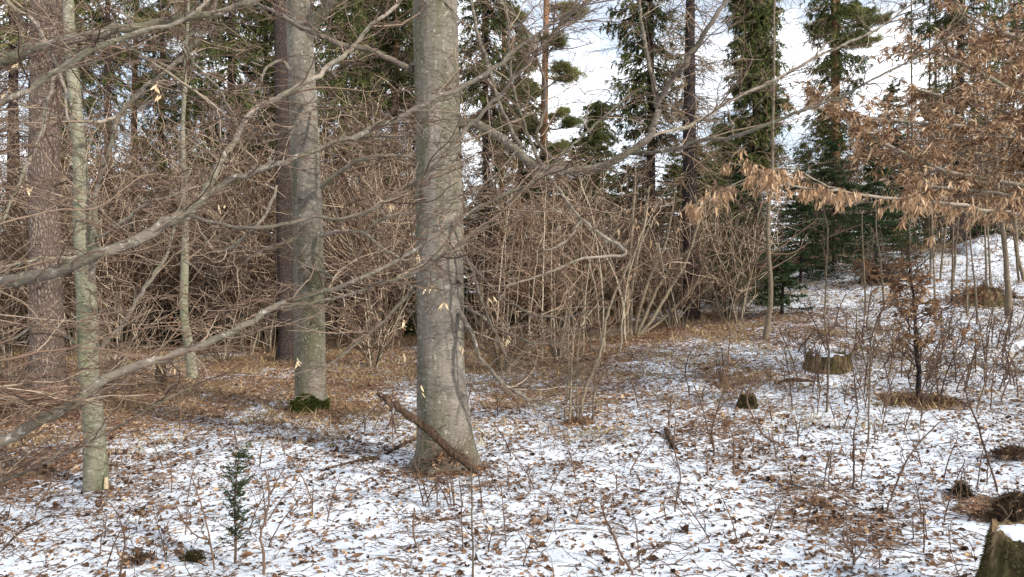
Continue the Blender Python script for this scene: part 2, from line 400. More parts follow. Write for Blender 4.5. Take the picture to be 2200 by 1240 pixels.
# leaf litter
def scatter(n, ymin, ymax, spread=.74):
    y = np.sqrt(rng.uniform(ymin ** 2, ymax ** 2, n)); x = rng.uniform(-spread, spread, n) * (y + 1); return x, y
def litter():
    mb = MB()
    x, y = scatter(420000, 2.9, 24)
    c = snow_cover(x, y)
    cl = fbm(x * 5 + 2, y * 5, 3)
    keep = rng.random(len(x)) < np.clip(1.0 - 2.3 * c - 1.1 * np.clip((.55 - cl) * 12, 0, 1) * (c > -.05), .24, 1) * np.where(y < 9, 1, .62)
    x, y = x[keep], y[keep]; K = len(x)
    z = ground_h(x, y) + rng.uniform(-.010, .006, K)
    a = rng.uniform(0, 2 * math.pi, K); tilt = rng.normal(0, .38, K)
    d = np.stack([np.cos(a), np.sin(a), tilt], -1); d = nrm(d)
    s = rng.uniform(.018, .056, K) * np.where(rng.random(K) < .06, 1.5, 1)
    n = nrm(np.stack([rng.normal(0, .7, K), rng.normal(0, .7, K), np.ones(K)], -1)); sd = nrm(np.cross(d, n)); n = np.cross(sd, d)
    cu = rng.normal(0, .9, K); fold = rng.uniform(-1.6, 1.8, K)
    f = np.array([0, .35, .7, 1.]); wd = np.array([.1, 1, .8, .05]); rng_w = rng.uniform(.28, .7, K)
    p = np.stack([x, y, z], -1) + n * .004
    V = np.empty((K, 4, 3, 3))
    for i in range(4):
        base = p + d * ((f[i] - .5) * s)[:, None] + n * (cu * (f[i] - .5) ** 2 * s)[:, None]
        wv = (rng_w * wd[i] * s)[:, None] * .5
        for j, sg in enumerate((-1, 0, 1)):
            V[:, i, j] = base + sg * sd * wv + abs(sg) * n * wv * fold[:, None]
    ii = np.arange(K * 12).reshape(K, 4, 3)
    q = np.stack([ii[:, :-1, :-1], ii[:, :-1, 1:], ii[:, 1:, 1:], ii[:, 1:, :-1]], -1).reshape(-1, 4)
    t = np.clip(rng.normal(.52, .27, K) + np.where(y > 8, .20, -.04), 0, 1)
    mb.add(V.reshape(-1, 3), q=q, tint=np.repeat(t, 12))
    o = mb.build('leaf_litter', M_LITTER)
    tag(o, 'brown curled beech leaves scattered over the thin snow', 'leaf litter', kind='stuff')
    # twigs and stalks lying in and poking through the snow
    mb = MB(); x, y = scatter(26000, 2.9, 18); K = len(x)
    p = np.stack([x, y, ground_h(x, y) + .003], -1)
    a = rng.uniform(0, 2 * math.pi, K); el = np.abs(rng.normal(0, .35, K))
    d = nrm(np.stack([np.cos(a), np.sin(a), el], -1)); Ln = rng.uniform(.04, .24, K); pts = [p]
    for j in range(4):
        d = nrm(d + .3 * rng.normal(size=(K, 3)) * np.array([1, 1, .5]) - .08 * Z); pts.append(pts[-1] + d * Ln[:, None] / 4)
    P = np.stack(pts, 1); P[:, :, 2] = np.maximum(P[:, :, 2], ground_h(P[:, :, 0], P[:, :, 1]) + .001)
    R = np.linspace(.0024, .0013, 5)[None] * rng.uniform(.7, 1.7, K)[:, None]
    tubes(mb, P, R, 3, tint=rng.uniform(0, .5, K))
    x, y = scatter(1500, 2.9, 15); K = len(x); p = np.stack([x, y, ground_h(x, y) - .01], -1); a = rng.uniform(0, 2 * math.pi, K); d = np.stack([np.cos(a), np.sin(a), rng.uniform(.3, 1.3, K)], -1); d = nrm(d); pts = [p]; Ln = rng.uniform(.2, .6, K)
    bend = -rng.uniform(.05, .34, K)[:, None] * Z + .12 * rng.normal(size=(K, 3)) * [1, 1, 0]
    for j in range(9):
        d = nrm(d + bend + .07 * rng.normal(size=(K, 3))); pts.append(pts[-1] + d * Ln[:, None] / 9)
    P = np.stack(pts, 1); P[:, :, 2] = np.maximum(P[:, :, 2], ground_h(P[:, :, 0], P[:, :, 1]) - .006); tubes(mb, P, np.linspace(.0026, .0014, 10)[None] * rng.uniform(.7, 1.4, K)[:, None], 4, tint=rng.uniform(0, .5, K))
    tag(mb.build('fallen_twigs', M_TWIG), 'fine dark twigs lying on the snow between the leaves', 'twigs', kind='stuff')
    # tussocks of dry grass and stalks toward the back
    mb = MB(); x, y = scatter(60000, 7.5, 24); k = (fbm(x * 1.3, y * 1.3, 2) > .50); x, y = x[k], y[k]; K = len(x)
    p = np.stack([x, y, ground_h(x, y)], -1); d = nrm(rng.normal(size=(K, 3)) * np.array([.8, .8, .2]) + Z * .8)
    blades(mb, p, d, .16, .009, bend=-.5)
    tag(mb.build('dry_grass', M_GRASS), 'thin dry straw coloured grass in tufts behind the trees', 'grass', kind='stuff')
litter()

# ------------------------------------------------------------------ trunks and traced limbs
def trace(pts, M=None, wob=.006):
    """pts: (u, v, Y, width_px) -> polyline and radii in metres"""
    A = np.array([[*P3(u, v, Y), w_ / FPX * Y * .5] for (u, v, Y, w_) in pts])
    if M is None: M = max(12, 4 * len(pts))
    C = crom(A, M); P, R = C[:, :3], np.maximum(C[:, 3], .0008)
    P = P + wob * rng.normal(size=P.shape) * (R[:, None] / .01).clip(.3, 1.2)
    return P, R * (1 + .05 * rng.normal(size=M))
def trunk_mesh(pts, base, flare=.35, fh=.35, top=9., lean=(0, 0), lobes=5, k=40, amp=.03, sink=.12):
    """pts (u,v,w) up the trunk at the distance of base; continued above the frame to height top"""
    Y = base[1]; A = np.array([[*P3(u, v, Y), w_ / FPX * Y * .5] for (u, v, w_) in pts])
    A = np.concatenate([[[base[0], base[1], base[2] - sink, A[0, 3]]], A])
    last = A[-1]; 
    if top > last[2] + .3:
        n = 4
        for i in range(1, n + 1):
            f = i / n; zz = last[2] + (top - last[2]) * f
            A = np.concatenate([A, [[last[0] + lean[0] * f, last[1] + lean[1] * f, zz, last[3] * (1 - .55 * f)]]])
    M = int((A[-1, 2] - A[0, 2]) / .05) + 2; M = min(M, 220)
    C = crom(A, M); P, R = C[:, :3], C[:, 3]
    a = np.arange(k) * 2 * math.pi / k; h = (P[:, 2] - base[2])[:, None]
    seed = base[0] * 7
    fl = 1 + flare * np.exp(-np.maximum(h, 0) / fh) * (.75 + .5 * np.cos(a[None] * lobes + seed) * np.exp(-np.maximum(h, 0) / (fh * .7)))
    lo = 1 + amp * (noise2(np.cos(a)[None] * 1.3 + 5 + seed + 0 * h, h * 1.2 + np.sin(a)[None] * 1.3) - .5) * 2
    lo = lo + amp * .35 * (noise2(np.cos(a)[None] * 6 + 50 + 0 * h, h * 9 + np.sin(a)[None] * 6) - .5) * 2
    return P, R, (fl * lo)[None, :, :, None], k
def add_trunk(name, mat, parent, pts, base, **kw):
    P, R, ro, k = trunk_mesh(pts, base, **kw); mb = MB(); tubes(mb, P[None], R[None], k, rough=ro)
    return mb.build(name, mat, parent), P, R

def twigset(mb, P, R, d1=5., L1=(.35, 1.0), n2=5, n3=3, up=.0, tint=(.35, .8), plan=.7, lo=.12, k1=5, M1=10, wig=.2, rmax=.009, hi=1., Lr2=(.25, .6), Lr3=(.3, .6)):
    """fine branching on a limb: three further orders; returns ends for leaves"""
    Pp = P[None] if P.ndim == 2 else P; Rr = R[None] if R.ndim == 1 else R
    n1 = max(1, int(round(plen(Pp).mean() * d1))); q_ = .0008 + .00014 * float(Pp[..., 1].mean())
    A, RA = grow(Pp, Rr, n1, lo=lo, hi=hi, La=L1, M=M1, wig=wig, up=up, plan=plan, rk=.6, rtip=q_ * 1.25, rmax=rmax)
    tubes(mb, A, RA, k1, tint=rng.uniform(*tint, len(A)))
    B, RB = grow(A, RA, n2, lo=.15, Lr=Lr2, M=6, wig=wig * 1.2, up=up, plan=plan, rk=.7, rtip=q_)
    tubes(mb, B, RB, 3, tint=rng.uniform(*tint, len(B)) - .08)
    out = [A, B]
    if n3:
        C, RC = grow(B, RB, n3, lo=.15, Lr=Lr3, M=4, wig=wig * 1.2, up=up, plan=plan, rk=.8, rtip=q_ * .85)
        tubes(mb, C, RC, 3, tint=rng.uniform(*tint, len(C)) - .12); out.append(C)
    return out

def limb_obj(parent, pts, mat=None, k=14, M=None, name='limb', wob=.004):
    P, R = trace(pts, M, wob); mb = MB(); tubes(mb, P[None], R[None], k, cap=True)
    mb.build(name, mat or M_LIMB, parent); return P, R

# --- the big beech in the middle
big = thing('beech_tree', 'thickest smooth grey beech trunk in the middle, dead branch leaning on its foot', 'tree', T1)
YB = T1[1]
_, PT, RT = add_trunk('trunk', M_BEECH, big, [(957, 975, 116), (954, 920, 112), (951, 860, 109), (949, 800, 104), (946, 650, 102), (943, 400, 99), (939, 200, 97), (935, 0, 95)], T1, flare=.40, fh=.17, top=10, lobes=5, amp=.04)
crown = MB()
B = YB
limbs = [
 ([(975, 262, B, 26), (1018, 268, B - .1, 21), (1052, 281, B - .15, 19), (1086, 305, B - .2, 18), (1119, 332, B - .25, 18), (1143, 352, B - .25, 19), (1187, 366, B - .3, 20), (1238, 367, B - .3, 19), (1279, 362, B - .3, 18), (1323, 345, B - .35, 17), (1367, 318, B - .4, 16), (1397, 291, B - .4, 15), (1407, 264, B - .4, 14), (1411, 217, B - .4, 12), (1394, 135, B - .4, 9), (1384, 85, B - .4, 8), (1375, 34, B - .4, 7), (1370, -60, B - .4, 6), (1350, -200, B - .4, 3)], M_LIMB, 16),
 ([(1409, 232, B - .4, 11), (1441, 176, B - .5, 11), (1470, 142, B - .6, 11), (1494, 102, B - .6, 10), (1528, 51, B - .7, 10), (1558, 0, B - .7, 9), (1600, -80, B - .8, 6), (1640, -200, B - .8, 2)], M_LIMBDARK, 12),
 ([(1353, 328, B - .35, 9), (1407, 328, B - .6, 8), (1460, 315, B - .8, 8), (1501, 303, B - 1, 8), (1562, 298, B - 1.1, 8), (1595, 288, B - 1.2, 8), (1663, 261, B - 1.3, 7), (1748, 230, B - 1.4, 6), (1816, 203, B - 1.5, 5), (1883, 166, B - 1.6, 5), (1951, 132, B - 1.6, 4), (2036, 81, B - 1.7, 3)], M_LIMB, 10),
 ([(1397, 293, B - .4, 8), (1430, 282, B - .3, 7), (1460, 278, B - .2, 7), (1501, 261, B, 8), (1562, 220, B, 8), (1612, 196, B, 8), (1677, 166, B, 7), (1731, 135, B, 6), (1799, 102, B, 6), (1883, 64, B, 5), (1934, 27, B, 4), (1968, 0, B, 3), (2020, -50, B, 2)], M_LIMBPALE, 10),
 ([(1119, 330, B - .25, 9), (1113, 305, B - .2, 9), (1089, 257, B - .1, 8), (1069, 210, B, 8), (1052, 152, B, 8), (1045, 125, B, 8), (1025, 68, B, 8), (1014, 0, B, 7), (1005, -100, B, 4), (1010, -200, B, 2)], M_LIMB, 10),
 ([(1170, 369, B - .3, 8), (1147, 322, B - .3, 7), (1119, 244, B - .3, 6), (1102, 183, B - .3, 6), (1096, 119, B - .3, 6), (1089, 34, B - .3, 5), (1084, -60, B - .3, 3)], M_LIMBDARK, 8),
 ([(1240, 366, B - .3, 7), (1190, 340, B - .3, 7), (1153, 298, B - .2, 7), (1170, 237, B, 7), (1170, 176, B, 7), (1157, 135, B, 6), (1130, 68, B, 6), (1103, 20, B, 5), (1080, -60, B, 3)], M_LIMBDARK, 8),
 ([(885, 150, B, 15), (862, 139, B - .1, 13), (832, 125, B - .2, 12), (791, 105, B - .3, 12), (740, 98, B - .4, 11), (694, 78, B - .5, 11), (643, 58, B - .6, 10), (593, 27, B - .7, 8), (542, 3, B - .8, 6), (480, -30, B - .9, 4)], M_LIMBDARK, 10),
 ([(892, 618, B, 10), (859, 654, B - .1, 8), (815, 698, B - .2, 7), (764, 739, B - .3, 6), (730, 769, B - .4, 5), (680, 800, B - .5, 3), (640, 850, B - .5, 2)], M_LIMBDARK, 8),
 ([(972, 481, B - .2, 9), (994, 535, B - .3, 6), (1018, 593, B - .35, 6), (1035, 647, B - .4, 6), (1058, 701, B - .4, 5), (1079, 749, B - .45, 4), (1096, 786, B - .5, 3)], M_LIMBDARK, 8),
 ([(990, 545, B - .2, 7), (1035, 593, B - .3, 6), (1069, 630, B - .3, 5), (1119, 664, B - .4, 5), (1153, 678, B - .4, 5), (1221, 681, B - .4, 4), (1290, 660, B - .4, 2)], M_LIMBDARK, 8),
 ([(990, 655, B - .1, 7), (1035, 681, B - .1, 6), (1069, 705, B, 5), (1119, 728, B, 5), (1157, 739, B, 4), (1230, 735, B, 2)], M_LIMB, 8),
 ([(988, 672, B - .15, 12), (1018, 725, B - .3, 9), (1028, 762, B - .35, 8), (1052, 793, B - .4, 8), (1080, 823, B - .4, 8), (1119, 850, B - .4, 7), (1163, 864, B - .4, 5), (1218, 874, B - .4, 4), (1300, 868, B - .4, 2)], M_LIMB, 10),
 ([(1119, 850, B - .4, 6), (1133, 864, B - .4, 5), (1138, 882, B - .4, 4)], M_LIMB, 8),
 ([(1172, 369, B - .3, 8), (1197, 400, B - .4, 7), (1221, 437, B - .5, 7), (1258, 478, B - .6, 7), (1306, 515, B - .7, 7), (1340, 535, B - .8, 7), (1343, 549, B - .8, 6), (1289, 552, B - .8, 6), (1238, 559, B - .8, 5), (1204, 576, B - .8, 5), (1136, 600, B - .8, 4), (1086, 613, B - .8, 3)], M_LIMBPALE, 9),
 ([(1248, 474, B - .6, 5), (1221, 512, B - .6, 5), (1187, 535, B - .6, 4), (1153, 535, B - .6, 3)], M_LIMBPALE, 7),
 ([(945, 497, B - .3, 5), (940, 468, B - .35, 5), (962, 434, B - .4, 4), (990, 420, B - .5, 4), (1060, 380, B - .6, 3), (1130, 300, B - .7, 2)], M_LIMBPALE, 7),
]
for pts, m, k in limbs:
    P, R = limb_obj(big, pts, m, k)
    twigset(crown, P, R, d1=3.6 if k == 16 else 7, L1=(.3, 1.), n2=5, n3=3, up=.02, tint=(.0, .85), rmax=.006)
# crown above the frame
for i in range(7):
    a = i * 2.4; z0 = 4.6 + i * .7; b0 = np.array([PT[-1, 0], YB, z0]); e = b0 + np.array([math.cos(a) * 2.2, math.sin(a) * 2.2, 1.3])
    P = crom(np.array([b0, b0 * .6 + e * .4 + [0, 0, -.1], e]), 14); R = np.linspace(.045, .006, 14)
    mb_ = MB(); tubes(mb_, P[None], R[None], 8); mb_.build('limb', M_LIMB, big); twigset(crown, P, R, d1=3, L1=(.4, 1.2), n2=4, n3=2)
# bark eyes and small stubs on the trunk, epicormic shoots at the foot
for (u, v) in ((990, 335), (985, 605), (925, 560), (905, 420), (975, 478)):
    p = P3(u, v, B - .19); tubes(crown, crom(np.array([p + [0, .06, 0], p, p + [.015 * rng.normal(), -.05, .01]]), 5)[None], np.array([[.018, .014, .011, .009, .002]]), 7, tint=.05)
crown.build('crown', M_TWIG, big)
sh = MB()
for i in range(26):
    a = rng.uniform(-2.5, -.6); p0 = np.array([T1[0] + .21 * math.cos(a) + .05, T1[1] + .24 * math.sin(a), T1[2] + rng.uniform(.0, .12)])
    d = np.array([rng.normal(0, .14), -.05 + rng.normal(0, .05), rng.uniform(.12, .42)]); 
    P = crom(np.array([p0, p0 + d * .5 + [rng.normal(0, .05), -.03, 0], p0 + d + [rng.normal(0, .06), .02, -.02]]), 8)
    tubes(sh, P[None], np.linspace(.004, .0012, 8)[None], 4, tint=rng.uniform(.3, .8))
    Q, RQ = grow(P[None], np.linspace(.004, .0012, 8)[None], 3, Lr=(.2, .5)); tubes(sh, Q, RQ, 3, tint=rng.uniform(.3, .8, len(Q)))
sh.build('shoots', M_TWIG, big)

# dead branch leaning on the big beech
P, R = trace([(806, 843, 5.95, 10), (835, 862, 5.95, 13), (870, 886, 5.97, 15), (905, 912, 6.0, 16), (940, 943, 6.03, 16), (975, 974, 6.02, 15), (1018, 1010, 6.02, 13), (1024, 1016, 6.02, 10)], 40, .004)
yb = hit(1020, 1012)[1]
mb = MB(); g_ = noise2(np.arange(16)[None] * 1.7 + 0 * np.arange(40)[:, None], np.arange(40)[:, None] * .22 + 3); g_ = g_ + .3 * rng.random((40, 16)); ro = (.72 + .5 * g_)[None, :, :, None]; ro[:, -6:] *= np.linspace(1, .5, 6)[None, :, None, None]; P = P[::-1]; R = R[::-1]; tubes(mb, P[None], R[None], 16, cap=True, rough=ro[:, ::-1] if False else ro); P = P[::-1]; R = R[::-1]
lb = thing('fallen_branch', 'broken dark dead branch leaning against the foot of the thickest beech', 'branch', P[-1])
mb.build('stick', M_DEADWOOD, lb)
mb = MB()
for (s, dx, dz) in ((.12, -.12, -.30), (.16, .02, -.42), (.08, -.3, -.35), (.35, -.1, .1), (.55, .12, .08)):
    p = P[int(s * 39)]; Q = crom(np.array([p, p + [dx * .4, -.02, dz * .4], p + [dx, -.05, dz]]), 7); tubes(mb, Q[None], np.linspace(.006, .0015, 7)[None], 5, tint=.1)
    q2, r2 = grow(Q[None], np.linspace(.006, .0015, 7)[None], 5, Lr=(.2, .5)); tubes(mb, q2, r2, 3, tint=.15)
sv = P[rng.integers(0, 5, 30)] + rng.normal(0, .006, (30, 3)); blades(mb, sv, nrm(np.array([[-.7, -.2, .35]]) + .3 * rng.normal(size=(30, 3))), .05, .006, tint=.6)
mb.build('side_twigs', M_TWIG, lb)

# --- middle beech with mossy foot
mid = thing('beech_tree', 'grey beech with bright moss on its foot and dark eye scars, beside a rough spruce', 'tree', T2)
YM = T2[1]
_, PT2, RT2 = add_trunk('trunk', M_BEECH, mid, [(668, 862, 66), (667, 820, 65), (666, 780, 66), (663, 600, 64), (658, 400, 62), (650, 200, 58), (642, 0, 53)], T2, flare=.14, fh=.18, top=11, lobes=4)
crown = MB(); B = YM
for pts, m, k in [
 ([(655, 92, B, 30), (672, 55, B - .1, 26), (692, 25, B - .2, 24), (714, -5, B - .3, 22), (745, -60, B - .4, 16), (790, -160, B - .5, 8)], M_BEECH, 14),
 ([(690, 403, B - .2, 11), (712, 382, B - .4, 10), (740, 362, B - .6, 9), (765, 346, B - .8, 9), (798, 336, B - 1., 8), (855, 333, B - 1.2, 6), (890, 340, B - 1.3, 3)], M_LIMBPALE, 9),
 ([(690, 508, B - .2, 10), (720, 499, B - .4, 9), (760, 498, B - .6, 8), (785, 502, B - .8, 8), (815, 529, B - .9, 7), (855, 552, B - 1., 6), (900, 570, B - 1.1, 3)], M_LIMBPALE, 9),
 ([(785, 502, B - .8, 7), (812, 475, B - .9, 7), (850, 462, B - 1., 6), (885, 455, B - 1.1, 4)], M_LIMBPALE, 8),
 ([(640, 577, B - .22, 8), (665, 574, B - .3, 10), (685, 580, B - .35, 9), (705, 590, B - .4, 7), (716, 604, B - .4, 6), (712, 625, B - .4, 3)], M_LIMB, 8),
 ([(680, 230, B - .2, 6), (721, 234, B - .5, 6), (760, 255, B - .8, 5), (800, 290, B - 1., 3)], M_LIMB, 8),
 ([(655, 222, B - .2, 8), (654, 240, B - .4, 7), (643, 261, B - .6, 6), (610, 284, B - .8, 6), (576, 291, B - 1, 5), (528, 274, B - 1.2, 5), (480, 250, B - 1.3, 3)], M_LIMB, 8),
 ([(620, 150, B - .2, 10), (605, 130, B - .3, 8), (570, 150, B - .5, 6), (560, 185, B - .6, 5)], M_LIMB, 8),
 ([(636, 512, B - .2, 8), (620, 518, B - .4, 7), (590, 528, B - .5, 6), (560, 540, B - .7, 5), (530, 560, B - .8, 3)], M_LIMBPALE, 8),
 ([(596, 398, B - .3, 4), (585, 430, B - .5, 6), (565, 470, B - .6, 6), (530, 505, B - .8, 7), (500, 532, B - .9, 7), (465, 541, B - 1, 6), (445, 520, B - 1, 5), (430, 495, B - 1.1, 4)], M_LIMBPALE, 8),
 ([(700, 300, B - .2, 6), (781, 295, B - .6, 6), (875, 293, B - 1., 5), (950, 300, B - 1.2, 2)], M_LIMB, 7),
]:
    P, R = limb_obj(mid, pts, m, k)
    twigset(crown, P, R, d1=9, L1=(.4, 1.5), n2=6, n3=3, tint=(.0, .85), rmax=.009)
for i in range(9):
    a = i * 2.4; z0 = 5.4 + i * .6; b0 = np.array([PT2[-1, 0], YM, z0]); e = b0 + np.array([math.cos(a) * 2.6, math.sin(a) * 2.6, 1.3])
    P = crom(np.array([b0, b0 * .6 + e * .4 + [0, 0, -.1], e]), 14); R = np.linspace(.05, .006, 14)
    mb_ = MB(); tubes(mb_, P[None], R[None], 8); mb_.build('limb', M_LIMB, mid); twigset(crown, P, R, d1=3, L1=(.5, 1.4), n2=4, n3=2)
crown.build('crown', M_TWIG, mid)
def eye(parent, c, r=.03, h=.02):
    mb = MB(); a = np.linspace(0, 2 * math.pi, 13)
    P = np.stack([c[0] + r * np.cos(a), np.full(13, c[1]), c[2] + r * .7 * np.sin(a)], -1); tubes(mb, P[None], np.full((1, 13), h * .45), 6)
    tubes(mb, np.array([[c + [0, .03, 0], c + [0, -.002, 0]]]), np.array([[r * .8, r * .6]]), 10, cap=True)
    mb.build('branch_scar', M_LIMBDARK, parent)
for (u, v) in ((648, 553), (662, 608), (645, 430), (672, 690)): eye(mid, P3(u, v, YM - .205 + .0), .03)
for (u, v, dy) in ((975, 478, .185), (988, 610, .13)): eye(big, P3(u, v, T1[1] - dy), .022)
# moss collar
mb = MB(); K = 9000; a = rng.uniform(-2.9, -.1, K); hh = rng.uniform(0, .23, K) * (.8 + .25 * np.sin(a * 3)); rr = .20 * (1 + .14 * np.exp(-hh / .18)) + .014
ok = (hh < .24 * np.clip((np.cos(a - (-1.35)) + .35), 0, 1)); a, hh, rr = a[ok], hh[ok], rr[ok]
p = np.stack([T2[0] + rr * np.cos(a), T2[1] + rr * np.sin(a), T2[2] - .02 + hh], -1); n = nrm(np.stack([np.cos(a), np.sin(a), .6 + 0 * a], -1) + .5 * rng.normal(size=(len(a), 3)))
blades(mb, p, n, .028, .008); mb.build('moss', M_MOSS, mid)

# --- slender pale beech on the left
lef = thing('beech_tree', 'slender pale greenish beech trunk near the left edge, forked with curved limbs', 'tree', T3)
YL = T3[1]
_, PT3, RT3 = add_trunk('trunk', M_BEECH_L, lef, [(206, 1010, 46), (203, 950, 42), (198, 880, 40), (190, 800, 39), (187, 700, 40), (184, 600, 38), (177, 480, 35), (172, 350, 28), (160, 200, 25), (146, 0, 22)], T3, flare=.12, fh=.12, top=8, lobes=3, k=28, amp=.045)
tb = MB()
pp = P3(228, 1037, YL - .06); tubes(tb, np.array([[pp + [0, 0, -.05], pp, pp + [.002, 0, .045]]]), np.array([[.02, .018, .014]]), 8, cap=True, tint=.95); tb.build('cut_stub', M_PALELEAF, lef)
crown = MB(); B = YL
for pts, m, k in [
 ([(188, 618, B - .02, 14), (200, 575, B - .05, 12), (203, 500, B - .1, 11), (204, 440, B - .1, 10), (213, 390, B - .1, 11), (237, 315, B - .1, 11), (250, 264, B - .1, 11), (264, 237, B - .1, 10), (305, 193, B - .1, 10), (355, 156, B - .1, 10), (396, 118, B - .1, 9), (430, 78, B - .1, 8), (450, 44, B - .1, 7), (475, -20, B - .1, 5)], M_LIMB, 10),
 ([(205, 762, B - .02, 10), (237, 725, B - .1, 8), (271, 688, B - .15, 8), (295, 644, B - .2, 8), (322, 603, B - .25, 8), (359, 546, B - .3, 7), (376, 481, B - .3, 6), (392, 420, B - .35, 5), (410, 360, B - .4, 4)], M_LIMBPALE, 9),
 ([(176, 760, B - .02, 9), (159, 735, B - .1, 8), (119, 705, B - .15, 7), (88, 695, B - .2, 7), (51, 715, B - .25, 6), (0, 742, B - .3, 5), (-60, 770, B - .3, 3)], M_LIMB, 8),
 ([(160, 318, B - .02, 7), (129, 295, B - .1, 6), (88, 288, B - .2, 5), (34, 281, B - .3, 4), (-30, 280, B - .3, 3)], M_LIMB, 8),
 ([(170, 555, B - .05, 9), (159, 554, B - .1, 8), (85, 556, B - .2, 7), (0, 576, B - .3, 6), (-60, 590, B - .3, 4)], M_LIMBPALE, 8),
 ([(250, 252, B - .1, 7), (210, 262, B - .25, 7), (170, 260, B - .35, 7), (101, 244, B - .4, 6), (34, 220, B - .4, 5), (-20, 190, B - .4, 3)], M_LIMBPALE, 8),
 ([(205, 510, B - .1, 6), (230, 500, B - .2, 6), (271, 471, B - .3, 7), (310, 441, B - .4, 6), (355, 425, B - .5, 4), (420, 400, B - .6, 2)], M_LIMBPALE, 8),
 ([(150, 120, B, 8), (175, 105, B - .1, 6), (215, 90, B - .2, 6), (250, 40, B - .3, 4), (270, -20, B - .3, 3)], M_LIMB, 8),
]:
    P, R = limb_obj(lef, pts, m, k)
    twigset(crown, P, R, d1=12, L1=(.25, 1.), n2=6, n3=3, tint=(.0, .9))
twigset(crown, PT3[60:], RT3[60:], d1=1.6, L1=(.5, 1.4), n2=6, n3=3, tint=(.25, .8), lo=.05)
crown.build('crown', M_TWIG, lef)

